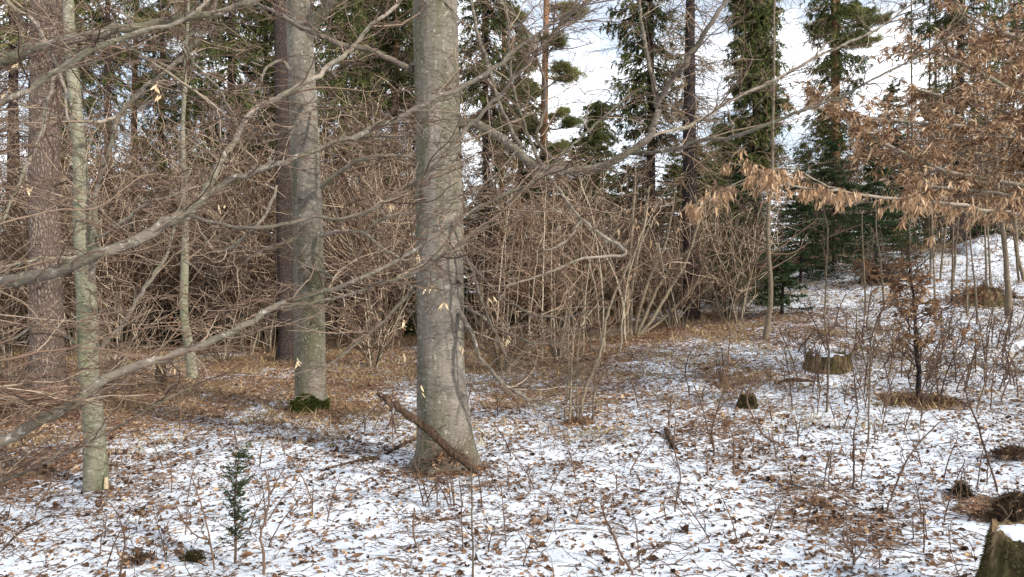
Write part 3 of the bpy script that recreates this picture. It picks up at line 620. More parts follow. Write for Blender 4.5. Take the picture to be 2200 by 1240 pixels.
# --- beech outside the frame on the left whose long limbs cross the view
BX = np.array([-3.75, 3.5, float(ground_h(-3.75, 3.5))])
LIMBPTS = []
off = thing('beech_tree', 'beech beyond the left edge whose long grey boughs sweep across the view', 'tree', BX)
A_ = np.array([[*BX - [0, 0, .1], .20], [BX[0], BX[1], 1.0, .17], [BX[0] + .05, BX[1], 3, .15], [BX[0], BX[1], 6, .11], [BX[0] - .1, BX[1], 9, .05]]); C = crom(A_, 120)
mb = MB(); tubes(mb, C[None, :, :3], C[None, :, 3], 28); mb.build('trunk', M_BEECH, off)
crown = MB()
def off_start(z, w_): # a limb's first point on that trunk, as pixel coordinates at the trunk's distance
    return (CU + BX[0] / BX[1] * FPX, CV - (z - EYE) / BX[1] * FPX, BX[1], w_)
for pts, m, k, dd in [
 ([off_start(1.45, 40), (-200, 655, 3.45, 30), (0, 613, 3.4, 27), (68, 596, 3.4, 26), (135, 576, 3.4, 25), (203, 549, 3.4, 25), (271, 525, 3.45, 24), (339, 491, 3.5, 23), (380, 468, 3.5, 22), (423, 440, 3.55, 18), (470, 404, 3.6, 15), (508, 383, 3.65, 13), (576, 359, 3.7, 13), (643, 335, 3.75, 12), (711, 308, 3.8, 12), (798, 281, 3.85, 12), (882, 244, 3.9, 12), (933, 210, 3.95, 11), (1001, 186, 4, 10), (1025, 169, 4, 9), (1069, 139, 4.05, 9), (1136, 88, 4.1, 8), (1221, 27, 4.2, 7), (1265, 0, 4.2, 6), (1330, -50, 4.3, 4)], M_LIMB, 18, 4),
 ([(430, 436, 3.56, 18), (452, 395, 3.6, 15), (474, 345, 3.62, 13), (508, 291, 3.65, 13), (525, 262, 3.65, 12), (559, 230, 3.7, 12), (610, 203, 3.7, 11), (660, 176, 3.7, 10), (700, 148, 3.75, 10), (740, 118, 3.75, 9), (764, 91, 3.8, 8), (808, 47, 3.8, 8), (866, 0, 3.85, 7), (930, -50, 3.9, 4)], M_LIMBPALE, 14, 4),
 ([(372, 471, 3.5, 10), (406, 464, 3.5, 9), (474, 481, 3.55, 8), (542, 490, 3.6, 8), (626, 481, 3.7, 8), (674, 464, 3.75, 8), (740, 471, 3.8, 8), (815, 444, 3.85, 8), (848, 422, 3.9, 8), (892, 395, 3.9, 8), (933, 359, 3.9, 9), (984, 298, 3.95, 9), (1035, 244, 4, 9), (1086, 190, 4, 8), (1136, 135, 4, 8), (1170, 91, 4.05, 8), (1221, 37, 4.1, 7), (1262, 0, 4.1, 6), (1310, -60, 4.1, 4)], M_LIMBDARK, 12, 4),
 ([off_start(.75, 36), (-200, 1010, 3.2, 28), (0, 945, 3.1, 23), (68, 918, 3.1, 22), (135, 881, 3.1, 21), (176, 857, 3.1, 20), (217, 824, 3.12, 19), (254, 800, 3.15, 18), (322, 776, 3.2, 17), (406, 749, 3.25, 16), (474, 725, 3.3, 15), (542, 691, 3.35, 14), (593, 660, 3.4, 13), (660, 637, 3.45, 11), (740, 612, 3.5, 10), (798, 586, 3.55, 9), (865, 552, 3.6, 8), (916, 519, 3.6, 8), (967, 481, 3.65, 8), (1035, 444, 3.7, 7), (1102, 410, 3.7, 7), (1140, 395, 3.75, 5), (1200, 350, 3.8, 3)], M_LIMB, 16, 4),
 ([(588, 664, 3.4, 8), (660, 652, 3.4, 7), (730, 637, 3.45, 7), (815, 610, 3.5, 7), (892, 583, 3.55, 7), (933, 562, 3.6, 7), (984, 525, 3.6, 7), (1035, 491, 3.65, 7), (1102, 430, 3.7, 6), (1136, 398, 3.7, 6), (1170, 369, 3.75, 5), (1238, 305, 3.8, 5), (1306, 244, 3.85, 4), (1353, 200, 3.9, 3)], M_LIMBDARK, 10, 4),
 ([off_start(2.3, 36), (-150, 190, 3.45, 28), (0, 135, 3.4, 23), (51, 108, 3.4, 22), (135, 90, 3.4, 21), (203, 73, 3.4, 20), (305, 54, 3.45, 18), (389, 41, 3.45, 16), (474, 24, 3.5, 14), (542, 3, 3.5, 12), (600, -25, 3.6, 9), (680, -80, 3.6, 5)], M_LIMB, 16, 4),
 ([off_start(2.0, 30), (-120, 290, 3.3, 18), (0, 227, 3.3, 14), (51, 196, 3.3, 13), (102, 163, 3.3, 13), (152, 135, 3.3, 13), (203, 105, 3.3, 12), (264, 81, 3.3, 11), (322, 64, 3.3, 10), (372, 51, 3.3, 9), (420, 20, 3.3, 7), (470, -25, 3.3, 5)], M_LIMBPALE, 12, 4),
 ([off_start(.55, 22), (-100, 1075, 3.2, 9), (0, 1035, 3.2, 8), (85, 1000, 3.2, 7), (176, 957, 3.25, 6), (260, 915, 3.3, 5), (330, 870, 3.3, 5), (430, 822, 3.4, 3)], M_LIMBDARK, 8, 4),
 ([off_start(2.6, 30), (-60, -40, 3.5, 10), (10, 0, 3.5, 9), (34, 27, 3.5, 9), (68, 37, 3.5, 9), (91, 78, 3.5, 9), (119, 135, 3.5, 8), (139, 190, 3.5, 7), (142, 237, 3.5, 5), (150, 270, 3.5, 3)], M_LIMBPALE, 9, 4),
 ([(119, 166, 3.5, 8), (102, 217, 3.5, 8), (88, 288, 3.5, 8), (51, 373, 3.5, 7), (27, 420, 3.5, 5), (5, 480, 3.5, 4)], M_LIMBPALE, 8, 4),
 ([(259, 82, 3.3, 6), (300, 115, 3.4, 5), (360, 155, 3.5, 6), (420, 195, 3.6, 6), (470, 235, 3.6, 6), (512, 265, 3.65, 6)], M_LIMBPALE, 8, 4),
 ([(430, 60, 3.5, 5), (392, 100, 3.5, 5), (430, 150, 3.6, 5), (470, 190, 3.6, 5), (490, 230, 3.65, 5), (512, 262, 3.65, 5)], M_LIMB, 8, 4),
]:
    P, R = limb_obj(off, pts, m, k, wob=.0045); LIMBPTS.append(P)
    twigset(crown, P, R, d1=11.5, L1=(.2, .85), n2=6, n3=3, tint=(.0, .8), lo=.2, rmax=.0045, up=.01, wig=.16)
for (u0, v0, u1, v1, w_) in ((0, 480, 560, 330, 4), (0, 800, 600, 640, 4), (0, 850, 420, 720, 4), (0, 700, 210, 690, 4), (0, 775, 520, 735, 5), (0, 915, 300, 800, 3), (0, 330, 330, 200, 3), (0, 400, 300, 330, 3), (0, 60, 300, 120, 4), (0, 760, 450, 830, 3), (0, 870, 260, 780, 3), (0, 830, 330, 770, 4), (0, 740, 260, 640, 3)):
    Y0 = rng.uniform(2.9, 3.6); P, R = trace([(-120, v0 + .3 * (v0 - v1) * .5, Y0, w_ + 2), (0, v0, Y0, w_ + 1), *[(u0 + (u1 - u0) * f_, v0 + (v1 - v0) * f_ + rng.normal(0, 13), Y0 + .5 * f_, w_ * (1 - .4 * f_)) for f_ in (.2, .38, .55, .7, .85)], (u1, v1, Y0 + .5, 1.5)], 24, .006)
    tubes(crown, P[None], R[None], 6, tint=rng.uniform(.1, .65)); twigset(crown, P, R, d1=7, L1=(.15, .6), n2=5, n3=2, tint=(.1, .9), rmax=.004)
crown.build('crown', M_TWIG, off)
lv = MB()
for (u, v, Y, n) in ((925, 612, 3.9, 5), (958, 645, 3.9, 6), (1052, 640, 4.5, 4), (990, 745, 4.8, 3), (900, 542, 3.8, 4), (873, 690, 4.2, 3), (332, 180, 3.5, 4), (345, 205, 3.5, 3), (10, 195, 3.4, 4), (478, 445, 3.6, 2), (640, 775, 4.2, 3), (335, 775, 3.3, 5), (370, 780, 3.3, 4), (908, 835, 4.2, 2), (1088, 725, 5, 5), (870, 760, 4.2, 3), (840, 440, 5, 6), (55, 400, 3.5, 2), (30, 140, 3.5, 3)):
    c0 = P3(u, v, Y); A_ = np.concatenate(LIMBPTS); A_ = A_[np.argmin(np.linalg.norm((A_ - c0) * [1, .5, 1], axis=1))]; Q_ = crom(np.array([A_, (A_ + c0) / 2 + [.02, 0, .04], c0]), 8); lt = MB(); tubes(lt, Q_[None], np.linspace(.0024, .0012, 8)[None], 4, tint=.2); lt.build('leaf_twig', M_TWIG, off)
    p = c0 + rng.normal(0, .012, (n, 3)); leaves(lv, p, .045, droop=1.6, curl=.3, wide=.34, tint=.75)
lv.build('leaves', M_PALELEAF, off)

# --- old pine at the left, rough spruce beside the middle beech, thin tree
pin = thing('pine_tree', 'old pine with reddish scaly bark at the left edge behind the slender beech', 'tree', TP)
add_trunk('trunk', M_PINE, pin, [(104, 850, 70), (101, 780, 64), (98, 600, 62), (95, 400, 60), (99, 200, 60), (100, 0, 58)], TP, flare=.45, fh=.3, top=13, lobes=5, amp=.06)
crown = MB()
for i in range(34):
    z = rng.uniform(1.2, 8); a = rng.uniform(0, 6.28); b0 = TP + [0, 0, z]; Ln = rng.uniform(.4, 1.7); e = b0 + Ln * np.array([math.cos(a), math.sin(a), rng.uniform(-.3, .2)])
    P = crom(np.array([b0, (b0 + e) / 2 + [0, 0, .08], e]), 9); R = np.linspace(.014, .003, 9); tubes(crown, P[None], R[None], 5, tint=.2); twigset(crown, P, R, d1=5, L1=(.2, .6), n2=4, n3=2, tint=(0, .5))
crown.build('crown', M_FARBRUSH, pin)
spr = thing('spruce_tree', 'rough purplish barked spruce trunk standing just left of the mossy footed beech', 'tree', TS)
add_trunk('trunk', M_SPRUCE, spr, [(617, 755, 40), (618, 720, 37), (614, 600, 36), (611, 400, 35), (607, 200, 33), (604, 0, 30)], TS, flare=.35, fh=.3, top=15, lobes=4, amp=.05)

THN = hit(414, 812)
thn = thing('rowan_tree', 'thin crooked grey tree between the slender beech and the rough spruce', 'tree', THN)
add_trunk('trunk', M_BEECH_L, thn, [(412, 790, 21), (405, 740, 20), (397, 690, 17), (395, 640, 17), (397, 560, 16), (399, 470, 13), (397, 400, 12), (393, 300, 9), (396, 200, 8), (402, 80, 6), (405, 0, 5)], THN, flare=.3, fh=.1, top=7, k=16)
mb = MB()
tp = np.array([P3(u, v, THN[1]) for u, v in ((397, 690), (397, 560), (397, 400), (396, 200), (402, 0))]); PP = crom(tp, 30); twigset(mb, PP, np.linspace(.04, .01, 30), d1=5.5, L1=(.5, 1.8), n2=6, n3=3, tint=(.2, .9), up=.05)
mb.build('crown', M_TWIG, thn)

# ------------------------------------------------------------------ conifers behind
def spruce(label, u, Y, wpx, v_low, v_top=-400, hw=60, mat=M_DARKBARK, nmat=M_NEEDLE, dens=1., dead=1., group=None, name='spruce_tree', base_v=None, dead_low=560):
    b0 = on(u, Y); th = thing(name, label, 'tree', b0, group)
    zt = EYE + (CV - v_top) / FPX * Y; r0 = wpx / FPX * Y / 2; zlow = EYE + (CV - v_low) / FPX * Y
    P = np.stack([b0[0] + .05 * np.sin(np.linspace(0, 4, 30) + u), np.full(30, Y), np.linspace(b0[2] - .1, zt, 30)], -1); R = r0 * np.linspace(1.1, .15, 30)
    mb = MB(); tubes(mb, P[None], R[None], 14, rough=1 + .08 * (rng.random((1, 30, 14, 1)) - .5)); mb.build('trunk', mat, th)
    hwm = 1.2 * hw / FPX * Y
    # live branches
    n = int((zt - zlow) * 24 * dens); z = zlow + (zt - zlow) * rng.random(n) ** .85; a = rng.uniform(0, 2 * math.pi, n)
    fall = np.clip((zt - z) / (zt - zlow), .12, 1) ** .55 * np.clip(.45 + (z - zlow) * .45, 0, 1)
    Ln = hwm * fall * rng.uniform(.65, 1.25, n)
    t = np.linspace(0, 1, 8)
    pl = np.stack([np.cos(a)[:, None] * t * Ln[:, None], np.sin(a)[:, None] * t * Ln[:, None], (-.75 * t + .45 * t ** 3)[None] * Ln[:, None] * rng.uniform(.5, 1.1, n)[:, None]], -1)
    pl = pl + np.stack([np.full(n, b0[0]), np.full(n, Y), z], -1)[:, None] + .02 * rng.normal(size=pl.shape)
    tw = MB(); fo = MB(); Rr = np.linspace(.016, .004, 8)[None] * np.ones((n, 1)); tubes(tw, pl, Rr, 4, tint=rng.uniform(0, .5, n))
    H, RH = grow(pl, Rr, 12, lo=.12, La=(.15, .55), ang=(50, 80), M=5, wig=.1, up=-.32, plan=.8, rk=.5, rtip=.002)
    tubes(tw, H, RH, 3, tint=rng.uniform(0, .5, len(H)))
    for Q, m_ in ((H, 15), (pl, 16)):
        K = len(Q) * m_; idx = np.repeat(np.arange(len(Q)), m_); s = rng.random(K) * .99
        p, tg, _ = sample(Q, np.ones(Q.shape[:2]), s, idx); d = nrm(tg + .75 * nrm(rng.normal(size=(K, 3))) - .2 * Z)
        blades(fo, p, d, .12, .026, tint=np.clip((s * .5 + .15), 0, 1))
    nb = int((zt - zlow) * 9); z = rng.uniform(zlow, max(zlow + .5, min(zt, EYE + (CV + 60) / FPX * Y)), nb); a = rng.uniform(0, 2 * math.pi, nb); Ln = hwm * rng.uniform(.7, 1.5, nb)
    pb = np.stack([np.cos(a)[:, None] * t * Ln[:, None], np.sin(a)[:, None] * t * Ln[:, None], (-.55 * t + .25 * t ** 3)[None] * Ln[:, None]], -1) + np.stack([np.full(nb, b0[0]), np.full(nb, Y), z], -1)[:, None] + .03 * rng.normal(size=(nb, 8, 3))
    Rb = np.linspace(.012, .004, 8)[None] * np.ones((nb, 1)); tubes(tw, pb, Rb, 3, tint=rng.uniform(.2, .9, nb)); Hb, RHb = grow(pb, Rb, 10, lo=.2, La=(.2, .8), M=5, wig=.2, up=-.2, plan=.7, rk=.8, rtip=.0042); tubes(tw, Hb, RHb, 3, tint=rng.uniform(.1, 1, len(Hb)))
    # dead twigs lower down
    if dead:
        zb = EYE + (CV - dead_low) / FPX * Y
        n = int(max(0, zlow - zb) * 34 * dead); 
        if n:
            z = rng.uniform(zb, zlow + .5, n); a = rng.uniform(0, 2 * math.pi, n); Ln = hwm * rng.uniform(.4, 1.1, n)
            pl = np.stack([np.cos(a)[:, None] * t * Ln[:, None], np.sin(a)[:, None] * t * Ln[:, None], (-.35 * t + .1 * t ** 3)[None] * Ln[:, None]], -1) + np.stack([np.full(n, b0[0]), np.full(n, Y), z], -1)[:, None] + .02 * rng.normal(size=(n, 8, 3))
            Rr = np.linspace(.012, .003, 8)[None] * np.ones((n, 1)); tubes(tw, pl, Rr, 3, tint=rng.uniform(.2, .9, n))
            H, RH = grow(pl, Rr, 9, lo=.15, La=(.2, .7), M=5, wig=.22, up=-.16, plan=.7, rk=.8, rtip=.0045); tubes(tw, H, RH, 3, tint=rng.uniform(.1, 1, len(H)))
    tw.build('branches', M_FARBRUSH, th); fo.build('crown', nmat, th); return th

def pine(label, u, Y, wpx, clumps, v_top=-300, mat=M_ORANGE):
    b0 = on(u, Y); th = thing('pine_tree', label, 'tree', b0); zt = EYE + (CV - v_top) / FPX * Y; r0 = wpx / FPX * Y / 2
    P = np.stack([b0[0] + .06 * np.sin(np.linspace(0, 5, 30) + u), np.full(30, Y), np.linspace(b0[2] - .1, zt, 30)], -1); R = r0 * np.linspace(1.15, .4, 30)
    mb = MB(); tubes(mb, P[None], R[None], 14, rough=1 + .1 * (rng.random((1, 30, 14, 1)) - .5)); mb.build('trunk', mat, th)
    tw = MB(); fo = MB()
    clumps = [k_ for c_ in clumps for k_ in (c_, (u + (c_[0] - u) * .7, c_[1] + rng.uniform(-25, 10), c_[2] * .6, c_[3]))]
    clumps = [(a_, b_, c_ * .8, d_) for (a_, b_, c_, d_) in clumps]
    for (cu, cv, rx, rz) in clumps:
        c = P3(cu, cv, Y + rng.uniform(-.8, .8)); s = np.array([b0[0], Y, c[2] - rng.uniform(.1, .5)])
        Q = crom(np.array([s, (s + c) / 2 + [0, 0, -.1], c]), 9); RQ = np.linspace(.03, .008, 9); tubes(tw, Q[None], RQ[None], 5, tint=.3)
        A, RA = grow(Q[None], RQ[None], 26, lo=.35, La=(rx / FPX * Y * .8, rx / FPX * Y * 1.7), M=6, wig=.2, plan=.75, up=.03, rtip=.003); tubes(tw, A, RA, 3, tint=.2)
        A[:, :, 2] = c[2] + (A[:, :, 2] - c[2]) * .55
        B_, RB = grow(A, RA, 10, lo=.3, Lr=(.25, .6), M=4, wig=.2, plan=.6, up=.08, rtip=.002); tubes(tw, B_, RB, 3, tint=.2)
        for (G, m_) in ((B_, 14),):
            K = len(G) * m_; idx = np.repeat(np.arange(len(G)), m_); s_ = rng.uniform(.35, .99, K); p, tg, _ = sample(G, np.ones(G.shape[:2]), s_, idx)
            blades(fo, p, nrm(tg * .5 + nrm(rng.normal(size=(K, 3))) + .2 * Z), .11, .014, tint=.5 + .2 * rng.normal())
    tw.build('branches', M_FARBRUSH, th); fo.build('crown', M_PINENEEDLE, th)

spruce('dark spruce with drooping sprays at the top left behind the reddish pine', 25, 21, 30, 150, hw=95, nmat=M_PINENEEDLE)
spruce('thin spruce with sparse level branches between the slender beech and thin crooked tree', 235, 22, 20, 420, hw=120, dens=.6)
spruce('olive spruce between the old pine and slender beech with twigs down to the thicket', 165, 25, 20, 300, hw=90, dens=.8, nmat=M_PINENEEDLE)
spruce('olive green spruce directly behind the rough purplish trunk', 600, 23, 22, 400, hw=95, dens=1., nmat=M_NEEDLE)
spruce('broad olive spruce filling the view right of the mossy footed beech', 790, 24, 20, 420, hw=90, dens=.9, nmat=M_PINENEEDLE)
spruce('low branched spruce between the orange stem and the thickest beech', 905, 25, 20, 430, hw=80, dens=.9)
spruce('yellowish spruce low behind the hooked bough of the thickest beech', 1120, 24, 16, 420, v_top=60, hw=85, dens=1., nmat=M_PINENEEDLE)
pine('reddish pine stem among dense twigs right of the slender beech', 292, 24, 15, [(250, 120, 60, 30), (340, 60, 70, 30), (320, 190, 45, 25)])
spruce('dark green spruce filling the gap left of the rough purplish trunk', 500, 21, 26, 430, hw=115, dens=1.3)
spruce('slim spruce behind the thin crooked tree', 405, 25, 18, 380, hw=85, dens=.9, nmat=M_PINENEEDLE)
spruce('dark spruce showing between the mossy footed beech and the thickest beech', 735, 20, 24, 330, hw=80)
spruce('spruce with orange stem just left of the thickest beech', 852, 23, 19, 250, hw=62, mat=M_ORANGE)
spruce('dark spruce hanging close behind the right side of the thickest beech', 1045, 20, 20, 280, hw=85)
pine('thin reddish pine stem just right of the thickest beech', 1079, 26, 13, [(1110, 40, 40, 25)])
pine('orange barked pine with olive needle tufts against the white sky', 1172, 23, 19, [(1225, 265, 50, 20), (1235, 165, 55, 22), (1190, 90, 50, 25), (1130, 200, 40, 25), (1200, 320, 45, 25), (1240, 30, 50, 25), (1120, 270, 40, 25)])
spruce('dark spruce with ragged hanging sprays right of the orange pine', 1395, 20, 22, 300, hw=95, dens=1.1, dead_low=450)
spruce('nearly bare black spruce trunk standing tallest in the right hand gap', 1486, 16.5, 37, -150, hw=60, dens=.5, dead=.9, dead_low=480)
spruce('dense column shaped spruce with green skirts right of the black trunk', 1622, 18, 22, 350, hw=56, dens=2.1, dead=.3, dead_low=480, nmat=M_NEEDLE)
spruce('tall conifer with brown upper stem standing over the young spruces', 1792, 24, 20, 390, hw=65, dens=.8, mat=M_ORANGE)
pine('pine crown with loose needle tufts against blue sky', 1800, 25, 18, [(1850, 40, 60, 30), (1760, 60, 50, 25), (1870, 90, 45, 22), (1900, 40, 40, 22)])
spruce('blue green conifer top behind the leafy beech at the right', 2065, 20, 22, 200, hw=120, dens=.9)
spruce('spruce at the far right edge behind the leafy beech', 2230, 22, 22, 330, hw=120)
spruce('low dark spruce filling the bright gap right of the orange pine', 1285, 28, 14, 460, v_top=215, hw=75, dens=1., nmat=M_NEEDLE)
spruce('low olive spruce between the black trunk and the green column spruce', 1555, 27, 14, 470, v_top=240, hw=60, dens=1., nmat=M_PINENEEDLE)
for u, Y in ((130, 26), (345, 28), (570, 27), (660, 30), (790, 29), (925, 28)):
    spruce('distant slim spruce half hidden behind the twigs of the beeches', u, Y, 14, 330 + rng.uniform(-60, 60), hw=55, dens=.5, group='distant slim spruces behind the beeches')

def young(u, Y, h, label, group=None, mat=M_BLUENEEDLE, rel=.34):
    b0 = on(u, Y); th = thing('young_spruce', label, 'tree', b0, group); P = np.array([b0 - [0, 0, .05], b0 + [.02, 0, h * .5], b0 + [0, 0, h]])
    P = crom(P, 10); mb = MB(); tubes(mb, P[None], np.linspace(.04, .006, 10)[None], 7); mb.build('trunk', M_DARKBARK, th)
    n = int(44 * h); f = rng.random(n); z = b0[2] + .15 + (h - .15) * f; a = rng.uniform(0, 6.28, n); Ln = h * rel * (1 - f) ** .8 * rng.uniform(.7, 1.2, n) + .1; t = np.linspace(0, 1, 6)
    pl = np.stack([np.cos(a)[:, None] * t * Ln[:, None], np.sin(a)[:, None] * t * Ln[:, None], (-.3 * t + .25 * t ** 2)[None] * Ln[:, None]], -1) + np.stack([np.full(n, b0[0]), np.full(n, Y), z], -1)[:, None]
    Rr = np.linspace(.009, .003, 6)[None] * np.ones((n, 1)); tw = MB(); fo = MB(); tubes(tw, pl, Rr, 3, tint=.2)
    H, RH = grow(pl, Rr, 8, lo=.15, Lr=(.2, .4), M=4, wig=.08, plan=.95, up=-.03, rtip=.002)
    for Q, m_ in ((H, 11), (pl, 22)):
        K = len(Q) * m_; idx = np.repeat(np.arange(len(Q)), m_); s = rng.random(K) * .99; p, tg, _ = sample(Q, np.ones(Q.shape[:2]), s, idx)
        blades(fo, p, nrm(tg + .8 * nrm(rng.normal(size=(K, 3)))), .085, .022, tint=np.clip(.15 + s * .5, 0, 1))
    fo.build('crown', mat, th); tw.build('branches', M_FARBRUSH, th)
for u, Y, h, lb_ in ((1590, 17.5, 3.3, 'broad young spruce left of the others, under the hanging dead leaves'), (1720, 19, 2.9, 'small young spruce under the dense column shaped spruce'), (1790, 20, 3.6, 'dark young spruce below the tall conifer with brown stem'), (1880, 18.5, 3.0, 'dark young spruce with a brushwood heap at its foot'), (1935, 23, 3.6, 'young spruce farthest up the snowy slope'), (1680, 15.5, 1.3, 'low dark conifer at the edge of the snow beside the slim curved sapling'), (2120, 20, 1.5, 'low conifer on the snowy rise at the right')):
    young(u, Y, h, lb_)
def zn_(u): return 'left of the slender beech' if u < 180 else 'between the slender beech and rough spruce' if u < 620 else 'between the two big beeches' if u < 950 else 'right of the thickest beech' if u < 1320 else 'beyond the hazel clump'
for u in np.arange(-80, 1600, 46):
    young(u + rng.uniform(-20, 20), rng.uniform(20, 25), rng.uniform(3.8, 6.2) if u < 1350 else rng.uniform(3.2, 4.2), 'young dark spruce behind the brown thicket ' + zn_(u), 'young spruces behind the thicket ' + zn_(u), mat=M_NEEDLE)
for u in np.arange(1380, 2320, 55):
    young(u + rng.uniform(-20, 20), rng.uniform(27, 34), rng.uniform(4.6, 7.2) if u > 1900 else rng.uniform(4.4, 6.), 'young dark spruce in the far belt beyond the snowy slope', 'young spruces beyond the slope', mat=M_NEEDLE)

# ------------------------------------------------------------------ brown thicket
def two_tone(n):
    return np.where(rng.random(n) < .34, rng.uniform(.7, 1, n), rng.uniform(0, .42, n))
def shrub(u, Y, h, nst, label, group, spread=.5, name='bare_shrub', mat=M_BRUSH, d1=3.4, n2=4, n3=0, r=.012, tint=(.0, 1), base=None, up=.03, leaf=0, stemname='stems'):
    b0 = on(u, Y) if base is None else base; th = thing(name, label, 'shrub', b0, group); mb = MB(); st = MB()
    a = rng.uniform(0, 6.28, nst); hh = h * rng.uniform(.6, 1.1, nst); sp = spread * rng.uniform(.2, 1, nst) * h; t = np.linspace(0, 1, 10)
    P = np.stack([np.cos(a)[:, None] * (.06 + sp[:, None] * t ** 1.3), np.sin(a)[:, None] * (.06 + sp[:, None] * t ** 1.3), hh[:, None] * t[None]], -1) + b0 - [0, 0, .04] + np.cumsum(.018 * h / 3 * rng.normal(size=(nst, 10, 3)), 1)
    R = r * rng.uniform(.6, 1.4, nst)[:, None] * np.linspace(1, .25, 10)[None]; tubes(st, P, R, 6, tint=two_tone(nst)); st.build(stemname, M_STEM, th)
    A, RA = grow(P, R, max(1, int(d1 * h * .8)), lo=.15, La=(.22 * h, .62 * h), ang=(20, 65), M=12, wig=.13, up=up, plan=.3, rk=.7, rtip=.0042); tubes(mb, A, RA, 4, tint=two_tone(len(A)))
    B_, RB = grow(A, RA, n2, Lr=(.35, .8), M=8, wig=.18, up=up, plan=.4, rk=.75, rtip=.0034); tubes(mb, B_, RB, 3, tint=two_tone(len(B_)))
    C = B_
    if n3: C, RC = grow(B_, RB, n3, Lr=(.35, .7), M=4, wig=.26, up=up, plan=.4, rk=.9, rtip=.003); tubes(mb, C, RC, 3, tint=rng.uniform(*tint, len(C)))
    mb.build('crown', mat, th)
    if leaf:
        lv = MB(); K = leaf; idx = rng.integers(0, len(B_), K); p, tg, _ = sample(B_, RB, rng.uniform(.3, .99, K), idx); leaves(lv, p, .06, droop=.8, tint=.4, dirs=tg); lv.build('leaves', M_DEADLEAF, th)
    return th
zones = [(-60, 170, 7, 'leafless brown shrub in the thicket behind the old pine'), (170, 400, 10, 'leafless brown shrub in the thicket behind the slender beech'), (400, 600, 10, 'leafless brown shrub between the thin crooked tree and rough spruce'),
         (640, 900, 11, 'leafless brown shrub between the mossy footed beech and the thickest beech'), (1000, 1320, 12, 'leafless brown shrub in the thicket just right of the thickest beech'), (1320, 1620, 9, 'leafless brown shrub behind the hazel clump')]
for (u0, u1, n, lb_) in zones:
    for i in range(n):
        u = u0 + (u1 - u0) * (i + rng.random()) / n; Y = rng.uniform(15, 19.5) if u > 700 else rng.uniform(16.5, 21)
        shrub(u, Y, rng.uniform(2.8, 5.2) if u < 950 else rng.uniform(2.2, 4.0) if u < 1350 else rng.uniform(1.5, 2.8), 9, lb_, lb_.replace('leafless brown shrub', 'brown shrubs'), spread=.42, r=.0125 if u < 1000 else .0095)
for i in range(16):
    u = 1720 + 34 * i + rng.uniform(-12, 12); lb_ = 'leafless brown shrub at the back of the snowy rise on the right'
    shrub(u, rng.uniform(20, 26), rng.uniform(1.8, 3.6), 9, lb_, 'brown shrubs at the back of the snowy rise', spread=.4, r=.010)
# low tangle and orange leaves at the thicket foot
for (u, Y, h, lb_, lf) in ((20, 12, 1.2, 'low brown tangle left of the old pine', 60), (250, 14.5, 1.4, 'low leafy brown tangle behind the slender beech', 120), (480, 15, 1.3, 'low brown tangle behind the thin crooked tree', 100), (800, 13.5, 1.5, 'low bush with orange leaves left of the thickest beech', 260), (1080, 12.5, 1.2, 'low dark bramble at the right foot of the thickest beech', 90), (1200, 13, 1.1, 'low bramble below the pale hazel stems', 60), (1560, 16.5, 1.2, 'low rusty bush behind the fallen log', 240), (1440, 16, 1.3, 'low rusty bush behind the hazel clump', 160)):
    shrub(u, Y, h, 16, lb_, None, spread=.9, leaf=lf, up=-.02)

# hazel thicket of pale stems
n = 0
for u in np.linspace(1060, 1345, 18):
    Y = rng.uniform(12.8, 15.5); b0 = on(u + rng.uniform(-12, 12), Y); th = thing('hazel_sapling', 'pale thin upright stem in the hazel thicket right of the thickest beech', 'sapling', b0, 'pale hazel stems right of the thickest beech')
    h = rng.uniform(2.2, 3.6); le = rng.normal(.1, .32); P = crom(np.array([b0 - [0, 0, .04], b0 + [le * .2, 0, h * .35], b0 + [le * .8, .1 * rng.normal(), h * .7], b0 + [le * 1.8, 0, h]]), 14) + .01 * rng.normal(size=(14, 3)); R = np.linspace(.016, .004, 14) * rng.uniform(.7, 1.2)
    mb = MB(); tubes(mb, P[None], R[None], 6, tint=rng.uniform(.5, 1)); mb.build('trunk', M_STEM, th)
    mb = MB(); twigset(mb, P, R, d1=4.5, L1=(.3, 1.1), n2=5, n3=2, tint=(.2, .9), up=.03, plan=.3); mb.build('crown', M_BRUSH, th)

